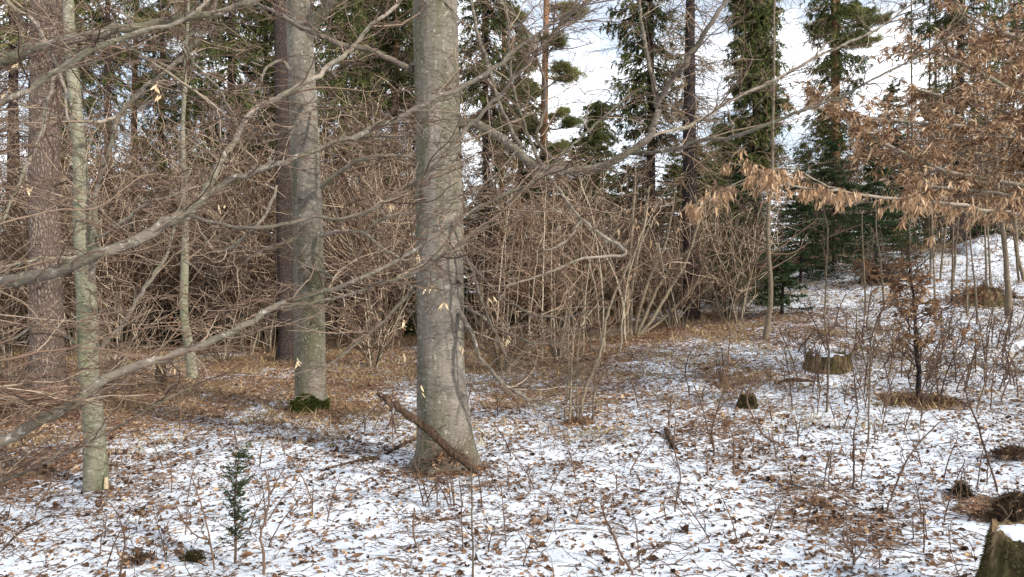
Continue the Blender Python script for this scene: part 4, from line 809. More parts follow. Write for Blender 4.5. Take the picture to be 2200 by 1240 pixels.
# ------------------------------------------------------------------ saplings on the right, hand placed
def sapling(label, pts, Y=None, base=None, d1=4, L1=(.2, .7), name='sapling', mat=M_STEM, tw=M_TWIG, n2=4, n3=2, up=.04, tint=(.05, .6), extra=(), group=None, leaf=None, lo=.15, plan=.4, stint=None):
    b0 = hit(*pts[0][:2]) if base is None else base; Y = b0[1]; th = thing(name, label, 'sapling', b0, group)
    Q = [(u, v, Y, w_) for (u, v, w_) in pts]; P, R = trace(Q, max(14, 4 * len(pts)), .003); P[0, 2] -= .06
    mb = MB(); tubes(mb, P[None], R[None], 8, tint=stint if stint is not None else rng.uniform(.1, .45)); mb.build('trunk', mat, th)
    mb = MB(); outs = twigset(mb, P, R, d1=d1, L1=L1, n2=n2, n3=n3, tint=tint, up=up, plan=plan, lo=lo)
    for e in extra:
        P2, R2 = trace([(u, v, Y, w_) for (u, v, w_) in e], None, .003); tubes(mb, P2[None], R2[None], 6, tint=.25); twigset(mb, P2, R2, d1=d1, L1=(L1[0] * .6, L1[1] * .7), n2=n2, n3=n3, tint=tint, up=up, plan=plan)
    mb.build('crown', tw, th)
    if leaf:
        lv = MB(); Q = np.concatenate([outs[1]]); K = leaf[0]; idx = rng.integers(0, len(Q), K); p, tg, _ = sample(Q, np.ones(Q.shape[:2]), rng.uniform(.3, .99, K), idx)
        k_ = (p[:, 2] > EYE + (CV - leaf[2]) / FPX * Y) & (p[:, 2] < EYE + (CV - leaf[1]) / FPX * Y); leaves(lv, p[k_], leaf[3], droop=.8, tint=leaf[4], dirs=tg[k_]); lv.build('leaves', M_DEADLEAF, th)
    return th
sapling('slim curved sapling with greenish stem in front of the dense spruce column', [(1643, 730, 15), (1653, 671, 12), (1656, 620, 11), (1650, 535, 10), (1651, 451, 9), (1658, 400, 8), (1660, 300, 6), (1662, 200, 6), (1663, 100, 5), (1664, 0, 4), (1666, -100, 2)], d1=4, L1=(.3, 1.1), lo=.3,
        extra=([(1652, 545, 5), (1680, 530, 4), (1705, 510, 3), (1755, 472, 2)], [(1650, 530, 5), (1610, 510, 4), (1570, 490, 3), (1520, 485, 2)], [(1655, 520, 5), (1620, 560, 3), (1560, 590, 2)], [(1657, 545, 4), (1700, 545, 3), (1740, 520, 2)]))
sapling('dark twiggy sapling with dense fine shoots, stem rising through brown leaves', [(1973, 862, 12), (1974, 800, 10), (1968, 740, 9), (1966, 680, 7), (1960, 620, 6), (1955, 570, 4)], d1=26, L1=(.3, .95), n2=7, tint=(.0, .4), mat=M_DARKBARK, leaf=(1500, 560, 740, .07, .45))
sapling('very thin dark sapling rising left of the round mossy stump', [(1776, 886, 6), (1780, 800, 5), (1779, 740, 4), (1772, 690, 4), (1774, 600, 4), (1779, 500, 4), (1770, 450, 3), (1768, 380, 2)], d1=3, L1=(.2, .7), lo=.25, extra=([(1780, 510, 3), (1815, 495, 3), (1860, 478, 2)],))
sapling('thin pale sapling with twiggy top in front of the dark twiggy one', [(1866, 960, 5), (1866, 900, 4), (1869, 820, 4), (1872, 760, 3), (1885, 690, 2)], d1=7, L1=(.15, .5))
sapling('straight thin sapling at the crest beside rusty leaves', [(1953, 575, 8), (1953, 520, 7), (1951, 460, 7), (1950, 380, 6), (1951, 250, 4)], d1=3, L1=(.3, 1.2))
sapling('bent grey sapling with a rusty root heap at the right', [(2168, 678, 15), (2164, 603, 12), (2158, 519, 10), (2147, 434, 9), (2140, 350, 7), (2140, 200, 5)], d1=3.5, L1=(.3, 1.3), lo=.2)
sapling('grey sapling leaning at the right edge', [(2200, 600, 8), (2185, 540, 8), (2178, 440, 7), (2165, 380, 6), (2160, 250, 4)], base=on(2196, 16), d1=3, L1=(.3, 1.2))
sapling('bare seedling with upright twigs in front of the thickest beech', [(1016, 1240, 5), (1016, 1180, 4), (1014, 1120, 4), (1013, 1040, 3), (1012, 1000, 2)], d1=5, L1=(.08, .2), n3=0)
for i, (u, v, h) in enumerate(((2020, 600, 170), (2048, 580, 190), (2078, 590, 150), (2100, 560, 170), (1998, 540, 130), (2128, 545, 160), (2010, 690, 260), (2045, 640, 190), (2190, 560, 180), (1900, 585, 170), (1860, 570, 150), (2120, 620, 230))):
    dx = rng.normal(0, 14); b = on(u, rng.uniform(13, 19)) if v < 600 else hit(u, v); 
    b0 = b; v0 = CV - (b0[2] - EYE) / b0[1] * FPX
    sapling('thin bare sapling among several on the snowy rise at the right', [(u, v0, 5), (u + dx * .4, v0 - h * .5, 4), (u + dx, v0 - h, 3), (u + dx * 1.2, v0 - h * 1.5, 2)], base=b0, d1=3, L1=(.2, .8), group='thin saplings on the snowy rise')
# far bare poles at the right
for i in range(16):
    b0 = on(1960 + i * 20 + rng.uniform(-8, 8), rng.uniform(21, 29)); v0 = CV - (b0[2] - EYE) / b0[1] * FPX; u = CU + b0[0] / b0[1] * FPX; dx = rng.normal(0, 8)
    sapling('grey bare young tree in the far wood at the right', [(u, v0, 7), (u + dx, v0 - 160, 6), (u + dx * 2, v0 - 330, 4), (u + dx * 2, v0 - 560, 2)], base=b0, d1=2.5, L1=(.4, 1.6), n2=6, n3=3, group='grey young trees in the far wood at the right', name='young_tree')

# clump with fanned stems, and thin clump in front
def clump(label, b0, stems, leafpts=None, d1=4, L1=(.2, .7), soil=.16, tint=(.2, .8)):
    th = thing('hazel_bush', label, 'bush', b0); mb = MB(); tw = MB()
    for s in stems:
        P, R = trace([(u, v, b0[1] + dy, w_) for (u, v, w_, dy) in s], None, .004); P[0, 2] -= .03; st = MB(); tubes(st, P[None], R[None], 7, tint=rng.uniform(.15, .7)); st.build('stem', M_STEM, th)
        twigset(tw, P, R, d1=d1, L1=L1, n2=4, n3=2, tint=tint, up=.05, plan=.3, lo=.3)
    tw.build('crown', M_TWIG, th)
    K = 60; a = rng.uniform(0, 6.28, K); r_ = rng.uniform(0, soil, K); lv = MB(); leaves(lv, np.stack([b0[0] + r_ * np.cos(a), b0[1] + r_ * np.sin(a), b0[2] + .06 * (1 - r_ / soil) + 0 * a], -1), .06, droop=.1, tint=.2); 
    if leafpts is not None:
        for (u, v, n_) in leafpts: leaves(lv, P3(u, v, b0[1] - .3) + rng.normal(0, .03, (n_, 3)), .13, droop=2., curl=.2, wide=.35, tint=.72)
    lv.build('leaves', M_DEADLEAF, th)
HZ = hit(1362, 722)
clump('hazel clump of fanned stems hung with a few dead leaves', HZ, [
 [(1348, 722, 9, 0), (1347, 650, 8, 0), (1350, 590, 7, 0), (1358, 500, 6, 0), (1362, 430, 5, 0), (1366, 360, 3, 0)],
 [(1356, 722, 9, 0), (1356, 640, 7, .1), (1368, 560, 6, .1), (1385, 480, 5, .1), (1396, 400, 3, .1)],
 [(1362, 722, 8, 0), (1375, 660, 7, -.1), (1395, 600, 6, -.1), (1424, 540, 6, -.1), (1440, 480, 4, -.1), (1452, 400, 2, -.1)],
 [(1368, 722, 9, 0), (1394, 660, 8, .1), (1418, 610, 7, .1), (1460, 555, 6, .1), (1500, 520, 5, .1), (1550, 480, 3, .1)],
 [(1372, 720, 8, 0), (1405, 680, 8, 0), (1440, 620, 7, 0), (1475, 560, 6, 0), (1500, 480, 5, 0), (1515, 420, 3, 0)],
 [(1375, 720, 7, 0), (1420, 690, 6, .2), (1470, 640, 6, .2), (1520, 590, 4, .2), (1580, 550, 3, .2)],
 [(1345, 722, 7, 0), (1338, 650, 6, 0), (1322, 590, 5, 0), (1300, 520, 4, 0), (1290, 460, 2, 0)]],
 [(1335, 440, 2), (1350, 450, 3), (1375, 440, 2), (1400, 445, 2), (1372, 490, 3), (1380, 512, 3), (1395, 515, 2), (1440, 540, 3), (1437, 560, 2), (1355, 590, 4), (1300, 570, 4), (1448, 435, 2), (1455, 490, 2), (1330, 495, 2), (1345, 520, 2), (1365, 470, 2), (1410, 470, 2), (1425, 425, 2), (1462, 455, 2), (1385, 455, 2)])
C2 = hit(1237, 908)
clump('small clump of thin stems with a dark leaf patch in front of the hazel thicket', C2, [
 [(1213, 915, 5, 0), (1218, 860, 5, 0), (1222, 800, 4, 0), (1222, 700, 3, 0), (1230, 620, 2, 0)],
 [(1224, 910, 6, 0), (1226, 860, 5, 0), (1228, 780, 4, 0), (1236, 700, 3, 0)],
 [(1240, 908, 5, 0), (1240, 830, 4, 0), (1240, 760, 4, 0), (1250, 680, 2, 0)],
 [(1246, 906, 8, 0), (1250, 870, 8, 0), (1264, 820, 7, 0), (1285, 770, 7, 0), (1298, 720, 6, 0), (1302, 690, 6, 0), (1318, 640, 5, 0), (1335, 600, 5, 0), (1360, 550, 4, 0), (1395, 490, 3, 0)],
 [(1273, 910, 5, 0), (1276, 860, 4, 0), (1279, 800, 3, 0), (1290, 740, 2, 0)]], d1=3, L1=(.15, .5))

# ------------------------------------------------------------------ leafy beeches on the right
def leafy(label, base, limbs, dens, leafn, size, tint, curl=.6, wide=.27, d1=6, L1=(.25, .8), hang=.9, mat=M_DEADLEAF, trunk=None, tw=(.2, .6)):
    th = thing('beech_tree', label, 'tree', base); tm = MB(); C = crom(np.array(trunk), 60); tubes(tm, C[None, :, :3], C[None, :, 3], 18); tm.build('trunk', M_BEECH, th)
    cw = MB(); lv = MB()
    for pts in limbs:
        P, R = trace(pts, None, .006); m_ = MB(); tubes(m_, P[None], R[None], 8); m_.build('limb', M_LIMBPALE, th)
        outs = twigset(cw, P, R, d1=d1, L1=L1, n2=5, n3=2, tint=tw, plan=.75, lo=.1, up=-.01)
        for Q, m2 in ((outs[0], 8), (outs[1], 6), (outs[2], 2)):
            K = int(len(Q) * m2 * dens); idx = rng.integers(0, len(Q), K); p, tg, _ = sample(Q, np.ones(Q.shape[:2]), rng.uniform(.2, .99, K), idx); leaves(lv, p, size, droop=hang, curl=curl, wide=wide, tint=None if tint is None else tint, dirs=tg)
    cw.build('crown', M_TWIG, th); lv.build('leaves', mat, th)
xr = 8.3; yr = 9.0; br = np.array([xr, yr, float(ground_h(xr, yr))])
def rs(z, w_, b=br): return (CU + b[0] / b[1] * FPX, CV - (z - EYE) / b[1] * FPX, b[1], w_)
Y = 7.6
leafy('beech at the right edge still thick with curled brown leaves', br, [
 [rs(2.6, 16), (2300, 420, 8, 12), (2180, 395, Y, 9), (2019, 362, Y, 8), (1917, 315, Y - .2, 7), (1866, 284, Y - .3, 6), (1782, 220, Y - .4, 5), (1745, 195, Y - .4, 4)],
 [rs(3.0, 16), (2320, 330, 8, 11), (2180, 300, Y, 8), (2060, 270, Y, 7), (1960, 262, Y, 5), (1850, 250, Y, 4), (1780, 235, Y, 2)],
 [rs(3.3, 16), (2300, 230, 8, 11), (2170, 190, Y, 8), (2080, 140, Y, 7), (2000, 110, Y, 5), (1930, 95, Y, 2)],
 [rs(3.7, 14), (2300, 120, 8, 9), (2180, 80, Y, 7), (2100, 50, Y, 6), (2050, 0, Y, 4)],
 [rs(2.3, 14), (2300, 440, 8, 9), (2200, 425, Y, 7), (2100, 410, Y, 6), (1990, 400, Y, 5), (1930, 402, Y, 2)],
 [rs(2.8, 14), (2300, 370, 8.4, 9), (2180, 345, 8.2, 7), (2080, 330, 8, 6), (1960, 325, 8, 5), (1860, 330, 8, 2)],
 [rs(3.2, 14), (2320, 280, 9, 9), (2180, 245, 8.6, 7), (2050, 215, 8.6, 6), (1960, 190, 8.6, 3)],
 [rs(3.5, 12), (2300, 170, 9, 9), (2200, 130, 8.6, 7), (2130, 100, 8.6, 5), (2060, 90, 8.6, 3)],
], 1.15, 0, .066, None, d1=12, L1=(.25, 1.0), hang=.8, trunk=[[*br - [0, 0, .1], .16], [xr, yr, 2.5, .13], [xr - .05, yr, 5, .09], [xr, yr, 9, .03]])
b2 = np.array([3.4, 16.0, 0]); b2 = hit(1652, 700); b2 = np.array([4.75, 9.6, float(ground_h(4.75, 9.6))])
# low leafy spray: carried by a thin beech standing outside on the right
b2 = np.array([6.9, 7.4, float(ground_h(6.9, 7.4))])
def rs2(z, w_): return rs(z, w_, b2)
leafy('thin beech at the right with a low spray of pale hanging leaves reaching far left', b2, [
 [rs2(2.2, 12), (2350, 500, 7.0, 9), (2150, 455, 6.8, 7), (1990, 432, 6.6, 7), (1900, 425, 6.5, 6), (1800, 412, 6.4, 5), (1700, 398, 6.3, 4), (1640, 370, 6.3, 3), (1570, 350, 6.2, 2)],
 [(1830, 416, 6.45, 5), (1770, 395, 6.4, 4), (1690, 360, 6.3, 3), (1600, 385, 6.2, 3), (1500, 440, 6.2, 2)],
], .5, 0, .078, .70, curl=.5, wide=.25, d1=13, L1=(.12, .55), hang=2.4, trunk=[[*b2 - [0, 0, .1], .06], [6.9, 7.4, 1.5, .05], [6.85, 7.4, 3, .04], [6.9, 7.4, 5.5, .01]])
# bare pole behind carrying the thin bough that crosses from the top
SB = hit(2010, 700); 
# little rusty beech saplings near the crest
for (u, v, h, n_, lb_) in ((1935, 575, 70, 150, 'small rusty leaved beech seedling at the crest below the young spruce'), (1850, 615, 50, 110, 'low rusty leaved beech seedling on the snow behind the round stump'), (2080, 670, 40, 120, 'rusty leaved seedling beside the root heap')):
    sapling(lb_, [(u, v, 4), (u + 3, v - h * .5, 3), (u, v - h, 2)], d1=14, L1=(.2, .6), leaf=(n_ * 2, v - h * 1.3, v + 10, .09, .3))

# ------------------------------------------------------------------ stumps, logs, heaps
def stump(label, base, r, h, snow=True, flare=.35, jag=.12, mossy=False, name='tree_stump', roots=6, taper=.9):
    th = thing(name, label, 'stump', base); k, M = 56, 16; a = np.arange(k) * 2 * math.pi / k; t = np.linspace(0, 1, M)
    edge = h * (1 + jag * 2 * (noise2(np.cos(a) * 2.2 + base[0], np.sin(a) * 2.2 + 3) - .5) + jag * .6 * rng.normal(size=k))
    rad = r * (taper + (1 - taper) * (1 - t[:, None]) + flare * np.exp(-t[:, None] * h / (.10 + .1 * h)) * (.5 + .6 * np.abs(np.cos(a[None] * roots / 2 + base[0])))) * (1 + .10 * (noise2(np.cos(a) * 5 + 9, np.sin(a) * 5)[None] - .5) * 2 + .02 * rng.normal(size=(M, k)))
    V = np.stack([base[0] + rad * np.cos(a), base[1] + rad * np.sin(a), base[2] - .05 + t[:, None] * (edge[None] + .05)], -1)
    mb = MB(); ix = np.arange(M * k).reshape(M, k); q = np.stack([ix[:-1], np.roll(ix[:-1], -1, 1), np.roll(ix[1:], -1, 1), ix[1:]], -1).reshape(-1, 4); mb.add(V.reshape(-1, 3), q=q); mb.build('side', M_STUMP, th)
    rings = 7; Vt = []
    for j in range(rings + 1):
        f = 1 - j / rings; rr = rad[-1] * f * .985 + .0005; zz = base[2] + h * .93 + (edge - h * .93) * f ** 3 + .01 * rng.normal(size=k) * (f > .1)
        Vt.append(np.stack([base[0] + rr * np.cos(a), base[1] + rr * np.sin(a), zz - .001], -1))
    ix = np.arange((rings + 1) * k).reshape(rings + 1, k); q = np.stack([ix[:-1], np.roll(ix[:-1], -1, 1), np.roll(ix[1:], -1, 1), ix[1:]], -1).reshape(-1, 4)
    mb = MB(); mb.add(np.array(Vt).reshape(-1, 3), q=q); mb.build('top', M_CUT, th)
    if snow:
        mb = MB(); Vs = []
        for j in range(9):
            f = j / 8; rr = rad[-1] * .88 * np.cos(f * math.pi / 2) * (1 + .1 * (noise2(np.cos(a) * 3, np.sin(a) * 3 + base[1]) - .5)); Vs.append(np.stack([base[0] + rr * np.cos(a), base[1] + rr * np.sin(a), base[2] + h * .955 + .028 * np.sin(f * math.pi / 2) + .006 * noise2(np.cos(a) * 4, np.sin(a) * 4) + 0 * a], -1))
        ix = np.arange(9 * k).reshape(9, k); mb.add(np.array(Vs).reshape(-1, 3), q=np.stack([ix[:-1], np.roll(ix[:-1], -1, 1), np.roll(ix[1:], -1, 1), ix[1:]], -1).reshape(-1, 4)); mb.build('snow_cap', M_SNOWCAP, th)
    if mossy:
        K = 7000; aa = rng.uniform(0, 6.28, K); tt = rng.random(K); e = noise2(aa * 2.5, tt * 3 + base[0]); ok = e > .45; aa, tt = aa[ok], tt[ok]; rr = r * (taper + (1 - taper) * (1 - tt) + .01 + flare * np.exp(-tt * h / (.10 + .1 * h)) * .75)
        p = np.stack([base[0] + rr * np.cos(aa), base[1] + rr * np.sin(aa), base[2] + tt * h * .95], -1); mb = MB(); blades(mb, p, nrm(np.stack([np.cos(aa), np.sin(aa), .3 + 0 * aa], -1) + .6 * rng.normal(size=(len(aa), 3))), .02, .006); mb.build('moss', M_CLOD, th)
    return th
s1 = hit(1779, 794); stump('wide rotten stump with ragged top and yellowish flank out on the snow', s1, .28, .20, flare=.35, jag=.2)
sx = (2212 - CU) / FPX * 3.55; sb = np.array([sx, 3.55, float(ground_h(sx, 3.55))]); stump('mossy stump capped with snow at the bottom right corner', sb, .185, .36, flare=.45, jag=.05, mossy=True, taper=.82)
s3 = hit(1606, 876); stump('small mossy stump among dry twigs in front of the slim curved sapling', s3, .085, .16, snow=False, mossy=True, jag=.35, taper=.7, flare=.6)
s4 = hit(2118, 655); stump('low rusty stump beside the bent sapling at the right', s4, .30, .26, snow=False, jag=.3, taper=.75)
s5 = hit(345, 830); stump('small broken stub with pale top behind the slender beech', s5, .08, .28, snow=False, jag=.3)

def heap(label, c, rx, ry, h, mat1=M_ROOT, leafn=300, n=2600, name='root_heap', tw=120, tint=.15, moss=False, lsize=.05, tl=1.):
    th = thing(name, label, 'heap', c); k, M = 40, 12; a = np.arange(k) * 2 * math.pi / k; V = []
    for j in range(M + 1):
        f = j / M; rr = np.cos(f * math.pi / 2) * (.72 + .9 * (noise2(np.cos(a) * 2.2 + c[0] * 3, np.sin(a) * 2.2 + 7) - .4) + .5 * (noise2(np.cos(a) * 6 + c[0], np.sin(a) * 6) - .5)); x = c[0] + .62 * rx * rr * np.cos(a); y = c[1] + .62 * ry * rr * np.sin(a)
        V.append(np.stack([x, y, ground_h(x, y) * (1 - f) + c[2] * f - .02 + h * np.sin(f * math.pi / 2) * (.85 + .3 * noise2(x * 9, y * 9)) + 0 * a], -1))
    ix = np.arange((M + 1) * k).reshape(M + 1, k); mb = MB(); mb.add(np.array(V).reshape(-1, 3), q=np.stack([ix[:-1], np.roll(ix[:-1], -1, 1), np.roll(ix[1:], -1, 1), ix[1:]], -1).reshape(-1, 4), tint=.1)
    if name != 'leaf_heap': mb.build('soil', M_ROOT, th)
    def pick(K, far=1.):
        rr = rng.random(K) ** .6 * far if name != 'leaf_heap' else np.abs(rng.normal(0, .5, K)) * far; aa = rng.uniform(0, 6.28, K); x = c[0] + rx * rr * np.cos(aa); wv_ = .55 + .9 * noise2(np.cos(aa) * 2.3 + c[0] * 5, np.sin(aa) * 2.3 + 4); x = c[0] + (x - c[0]) * wv_; y = c[1] + ry * rr * np.sin(aa) * wv_; return np.stack([x, y, ground_h(x, y) + h * np.sqrt(np.clip(1 - (rr / .8) ** 2, 0, 1)) * .95], -1)
    g = MB(); p = pick(n); blades(g, p, nrm(rng.normal(size=(n, 3)) + .5 * Z), .05, .005, tint=.3); g.build('moss' if moss else 'roots', M_CLOD if moss else mat1, th)
    l = MB(); leaves(l, pick(leafn, 1.5), lsize, droop=.1, wide=.55); l.build('leaves', M_LITTER, th)
    t_ = MB(); K = tw; p = pick(K); d = nrm(rng.normal(size=(K, 3)) + .35 * Z); pts = [p]; Ln = rng.uniform(.06, .22, K) * tl
    for j in range(5): d = nrm(d + .25 * rng.normal(size=(K, 3)) - .1 * Z); pts.append(pts[-1] + d * Ln[:, None] / 5)
    tubes(t_, np.stack(pts, 1), np.linspace(.0025, .001, 6)[None] * np.ones((K, 1)) * (1 + (tl - 1) * .8), 3, tint=rng.uniform(0, .6, K)); t_.build('twigs', M_TWIG, th)
hb = hit(2185, 1120); heap('dark heap of roots and leaves behind the snow capped stump', hb, .24, .2, .17, leafn=160, tw=160)
hb = hit(2068, 1065); heap('small mossy clod in the snow left of the root heap', hb, .06, .05, .05, leafn=22, n=1500, tw=14, moss=True, name='moss_clod')
hb = hit(2180, 985); heap('rusty leaf and twig heap on the snow at the right edge', hb, .28, .2, .07, leafn=260, tw=100, name='leaf_heap')
hb = hit(415, 1205); heap('small dark tuft of moss in the snow left of the little yew', hb, .045, .035, .03, leafn=12, n=1000, tw=10, moss=True, name='moss_clod')
hb = hit(300, 1212); heap('brown leaf heap in the snow near the bottom left', hb, .13, .08, .04, leafn=46, n=200, tw=14, name='leaf_heap')
hb = hit(962, 1008); hb[1] -= .06; heap('mound of dead leaves and wiry shoots at the foot of the thickest beech', hb, .33, .2, .16, leafn=230, tw=420, name='leaf_heap', n=700, tint=.4)
hb = hit(1980, 868); heap('brown leaf mound under the dark twiggy sapling', hb, .5, .22, .045, leafn=600, tw=130, name='leaf_heap', n=700)
hb = hit(2120, 652); heap('rusty root heap beside the bent sapling', hb, .7, .4, .3, leafn=420, tw=220, n=1400, lsize=.09, tl=3)
hb = on(1890, 17.5); heap('dark brushwood heap at the foot of the dark young spruce', hb, .75, .45, .38, leafn=260, tw=260, n=1500, name='brushwood_heap', lsize=.09, tl=4)
hb = on(2130, 19.5); hb[2] += .0
th = thing('snow_mound', 'snow covered brush mound on the rise at the far right', 'mound', hb); mb = MB(); k = 40; a = np.arange(k) * 2 * math.pi / k; V = []
for j in range(13):
    f = j / 12; rr = np.cos(f * math.pi / 2) * (1 + .4 * (noise2(np.cos(a) * 2, np.sin(a) * 2) - .5)); x = hb[0] + .85 * rr * np.cos(a); y = hb[1] + .6 * rr * np.sin(a); V.append(np.stack([x, y, ground_h(x, y) - .12 * (1 - f) + .42 * np.sin(f * math.pi / 2) + .16 * noise2(x * 5, y * 5)], -1))
ix = np.arange(13 * k).reshape(13, k); mb.add(np.array(V).reshape(-1, 3), q=np.stack([ix[:-1], np.roll(ix[:-1], -1, 1), np.roll(ix[1:], -1, 1), ix[1:]], -1).reshape(-1, 4), tint=.42); mb.build('snow', M_GROUND, th)
tw_ = MB(); p = hb + rng.normal(size=(60, 3)) * [.5, .3, .1] + [0, 0, .3]; A = np.stack([p, p + nrm(rng.normal(size=(60, 3)) + .4 * Z) * .5], 1); A = np.stack([A[:, 0], A.mean(1) + .04 * rng.normal(size=(60, 3)), A[:, 1]], 1); tubes(tw_, A, np.array([[.01, .007, .003]]) * np.ones((60, 1)), 4, tint=.1); tw_.build('twigs', M_TWIG, th)

def log(label, pts, name='fallen_log', side=8, mat=M_DEADWOOD):
    P = np.array([[*hit(u, v), w_] for (u, v, w_) in pts]); P[:, 3] = P[:, 3] / FPX * P[:, 1] / 2; P[:, 2] += P[:, 3] * .8; C = crom(P, 26); th = thing(name, label, 'log' if 'log' in name else 'branch', C[0, :3])
    mb = MB(); tubes(mb, C[None, :, :3], C[None, :, 3], 12, cap=True, rough=1 + .2 * (rng.random((1, 26, 12, 1)) - .5)); mb.build('bark', mat, th)
    tw = MB(); Q, RQ = grow(C[None, :, :3], C[None, :, 3], side, La=(.08, .3), up=.12, M=6); tubes(tw, Q, RQ, 4, tint=.1); q2, r2 = grow(Q, RQ, 3, Lr=(.2, .5), M=4); tubes(tw, q2, r2, 3, tint=.1); tw.build('side_twigs', M_TWIG, th)
log('dark fallen log at the thicket edge right of the hazel clump', [(1395, 668, 9), (1440, 662, 12), (1478, 664, 22)])
log('thin fallen branch lying behind the foot of the thickest beech', [(895, 945, 6), (860, 962, 8), (830, 978, 5)], 'fallen_branch')
log('dark rotten branch in the snow below the wide rotten stump', [(1665, 826, 5), (1700, 820, 9), (1750, 822, 5)], 'fallen_branch')
log('twisted brown branch piece in the snow right of the small clump', [(1430, 925, 8), (1436, 945, 9), (1450, 968, 8)], 'fallen_branch', 3)
log('dark twig branch lying left of the thickest beech', [(690, 1015, 4), (745, 998, 5), (800, 988, 9), (815, 990, 5)], 'fallen_branch', 12)
log('dark forked branch on the snow near the bottom left', [(0, 1190, 3), (50, 1140, 5), (110, 1110, 4)], 'fallen_branch', 8)
# heap of cut branches at the far left
hb = hit(40, 905); th = thing('branch_pile', 'pile of cut brown branches at the left edge beside the old pine', 'pile', hb); mb = MB()
for i in range(70):
    z = rng.uniform(0, .45); p = hb + np.array([rng.uniform(-1.2, .55), rng.uniform(-.3, .6), z]); a = rng.normal(0, .25); d = np.array([math.cos(a), rng.normal(0, .3), rng.normal(.05, .12)]) * rng.uniform(.4, .9)
    P = crom(np.array([p - d, p + rng.normal(0, .03, 3), p + d]), 8); P[:, 2] = np.maximum(P[:, 2], ground_h(P[:, 0], P[:, 1]) + .01); tubes(mb, P[None], np.linspace(.012, .006, 8)[None] * rng.uniform(.4, 1.3), 5, cap=True, tint=rng.uniform(.1, .75))
mb.build('branches', M_BRUSH, th)

# ------------------------------------------------------------------ the little yew and small plants
yb_ = hit(505, 1212); th = thing('young_yew', 'little dark green yew seedling poking from the snow at the lower left', 'seedling', yb_)
YY = yb_[1]; P, R = trace([(505, 1215, YY, 6), (506, 1150, YY, 5), (504, 1080, YY, 4), (508, 1030, YY, 3), (512, 985, YY, 2)], 16, .001); mb = MB(); tubes(mb, P[None], R[None], 6, tint=.1); mb.build('stem', M_TWIG, th)
tw = MB(); fo = MB(); A, RA = grow(P[None], R[None], 46, lo=.08, La=(.07, .2), ang=(35, 65), M=6, wig=.1, up=.08, plan=.6, rk=.6); tubes(tw, A, RA, 3, tint=.1); B_, RB = grow(A, RA, 4, Lr=(.3, .6), M=4, up=.04); tubes(tw, B_, RB, 3, tint=.1)
for Q, m_ in ((A, 22), (B_, 12)):
    K = len(Q) * m_; idx = np.repeat(np.arange(len(Q)), m_); s = rng.uniform(.1, .99, K); p, tg, _ = sample(Q, np.ones(Q.shape[:2]), s, idx); sd = nrm(np.cross(tg, Z)) * rng.choice([-1, 1], K)[:, None]
    blades(fo, p, nrm(tg * .6 + sd + .15 * rng.normal(size=(K, 3))), .024, .005, tint=.35)
tw.build('twigs', M_TWIG, th); fo.build('needles', M_BLUENEEDLE, th)
def twiggy(label, pts, extra=(), group=None, name='seedling', **kw):
    kw.setdefault('d1', 9); kw.setdefault('L1', (.05, .2)); kw.setdefault('n2', 3); kw.setdefault('n3', 0)
    th = sapling(label, pts, name=name, extra=extra, group=group, tint=(.0, .4), mat=M_TWIG, stint=rng.uniform(.05, .35), **kw); th['category'] = 'seedling'
twiggy('forked bare seedling just right of the little yew', [(566, 1238, 7), (566, 1190, 6), (560, 1150, 5), (572, 1110, 5), (578, 1060, 4), (570, 1010, 3)], extra=([(575, 1120, 4), (600, 1080, 3), (640, 1035, 2)], [(577, 1065, 4), (592, 1040, 3), (610, 1005, 2)]), base=hit(566, 1236))
twiggy('bare seedling with arching shoots just left of the little yew', [(462, 1225, 4), (452, 1170, 4), (445, 1130, 3), (425, 1060, 3), (410, 1020, 2)], extra=([(450, 1160, 3), (420, 1150, 3), (395, 1120, 3), (375, 1080, 2)], [(398, 1150, 3), (405, 1060, 2), (418, 1000, 2)]))
twiggy('pale forked seedling near the bottom left', [(258, 1240, 4), (264, 1190, 4), (268, 1160, 3), (255, 1110, 2), (235, 1080, 2)], extra=([(267, 1165, 3), (277, 1150, 2), (280, 1130, 2)],))
twiggy('bare arching seedling with snowless twigs at the lower left edge', [(75, 1110, 3), (85, 1080, 3), (105, 1050, 3), (112, 1015, 2)], extra=([(60, 1130, 3), (20, 1170, 2), (0, 1200, 2)],))
twiggy('tall bent seedling at the bottom middle leaning left', [(1362, 1238, 6), (1335, 1190, 5), (1318, 1150, 5), (1300, 1110, 4), (1290, 1080, 3)], extra=([(1362, 1225, 3), (1400, 1190, 3), (1430, 1165, 3), (1470, 1170, 2)], [(1292, 1090, 3), (1310, 1065, 2), (1350, 1050, 2)]))
twiggy('thin seedling with two forks right of the thickest beech foot', [(1450, 1100, 4), (1455, 1060, 4), (1462, 1020, 3), (1448, 960, 3), (1452, 900, 2)], extra=([(1455, 950, 3), (1490, 930, 2), (1510, 900, 2)],))
twiggy('twiggy seedling with dead leaves in front of the small mossy stump', [(1535, 980, 5), (1530, 920, 4), (1545, 870, 4), (1560, 820, 3), (1570, 700, 2)], extra=([(1535, 970, 4), (1520, 920, 3), (1510, 880, 2)], [(1543, 880, 4), (1580, 840, 3), (1600, 790, 2)]), leaf=(60, 760, 960, .045, .4), L1=(.1, .3))
twiggy('thin seedling with curled leaves below the small mossy stump', [(1575, 1020, 5), (1577, 980, 4), (1575, 940, 3), (1560, 900, 2)], leaf=(50, 900, 1010, .04, .2))
twiggy('long curved twig arching up from a stony patch left of the small stump', [(1695, 962, 5), (1645, 938, 5), (1620, 900, 4), (1605, 860, 4), (1612, 830, 3), (1640, 810, 2)], base=hit(1695, 962))
twiggy('straight seedling standing alone above the right foreground', [(1834, 1052, 5), (1834, 980, 4), (1836, 920, 3), (1845, 880, 2)], L1=(.08, .3), d1=12, leaf=(60, 960, 1050, .045, .3))
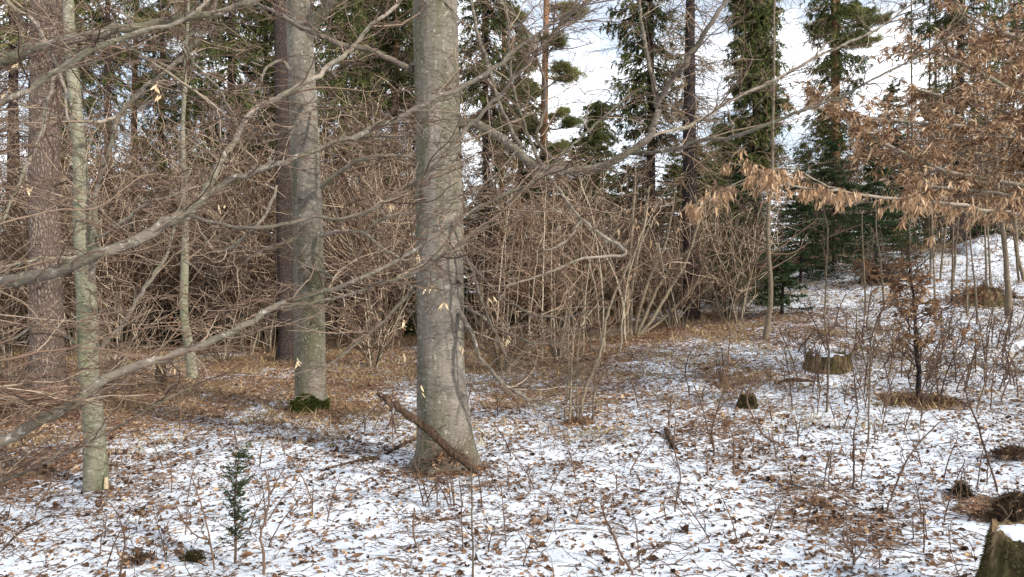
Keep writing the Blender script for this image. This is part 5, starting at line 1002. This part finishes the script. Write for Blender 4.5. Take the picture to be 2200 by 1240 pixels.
twiggy('leaning wiry stem in the right foreground', [(1902, 1105, 4), (1930, 1030, 4), (1960, 970, 3), (2010, 915, 3), (2025, 905, 2)])
twiggy('bent reddish stem rising from the twiggy sapling toward the right edge', [(2145, 1058, 5), (2120, 980, 4), (2100, 910, 4), (2080, 860, 3), (2070, 810, 2)])
twiggy('short rough seedling among leaves at the bottom right', [(1835, 1215, 6), (1832, 1190, 6), (1812, 1160, 5), (1815, 1140, 4)], extra=([(1835, 1210, 4), (1855, 1180, 3), (1862, 1150, 2)],), d1=14)
twiggy('thin twig standing left of the forked seedlings at the bottom middle', [(890, 1090, 4), (888, 1140, 4), (893, 1170, 3), (900, 1180, 2)][::-1], base=hit(900, 1180))
for i in range(120):
    u = rng.uniform(20, 2180); v = rng.uniform(900, 1225) if i % 3 else rng.uniform(760, 930) ; 
    if 860 < u < 1050 and v < 1030: v = 1090
    if v < 900 and u < 900: u += 800
    b = hit(u, v); h = rng.uniform(.12, .42) / b[1] * FPX; dx = rng.normal(0, .3) * h
    zl = 'thin bare seedling poking through the snow ' + ('in the left foreground' if u < 800 and v > 900 else 'below the thickest beech' if u < 1300 and v > 900 else 'in the right foreground' if v > 900 else 'on the middle slope among the stumps')
    twiggy(zl, [(u, v, 3), (u + dx * .4, v - h * .5, 2.5), (u + dx, v - h, 1.5)], group=zl.replace('thin bare seedling', 'seedlings'), d1=rng.uniform(5, 14), L1=(.05, .22), leaf=(10, v - h * 1.2, v, .04, .4) if i % 4 == 0 else None)
for i in range(80):
    u = rng.uniform(1700, 2190); v = rng.uniform(700, 900); b = hit(u, v); h = rng.uniform(.3, .8) / b[1] * FPX; dx = rng.normal(.15, .35) * h
    zl = 'spindly dark shoot in the twiggy patch right of the round stump'
    twiggy(zl, [(u, v, 3), (u + dx * .4, v - h * .5, 2.5), (u + dx, v - h, 1.5)], group='spindly shoots right of the round stump', d1=9, L1=(.12, .45), n2=4, n3=2)
print('faces', sum(len(o.data.polygons) for o in sc.objects if o.type == 'MESH'), 'objects', len(sc.objects))
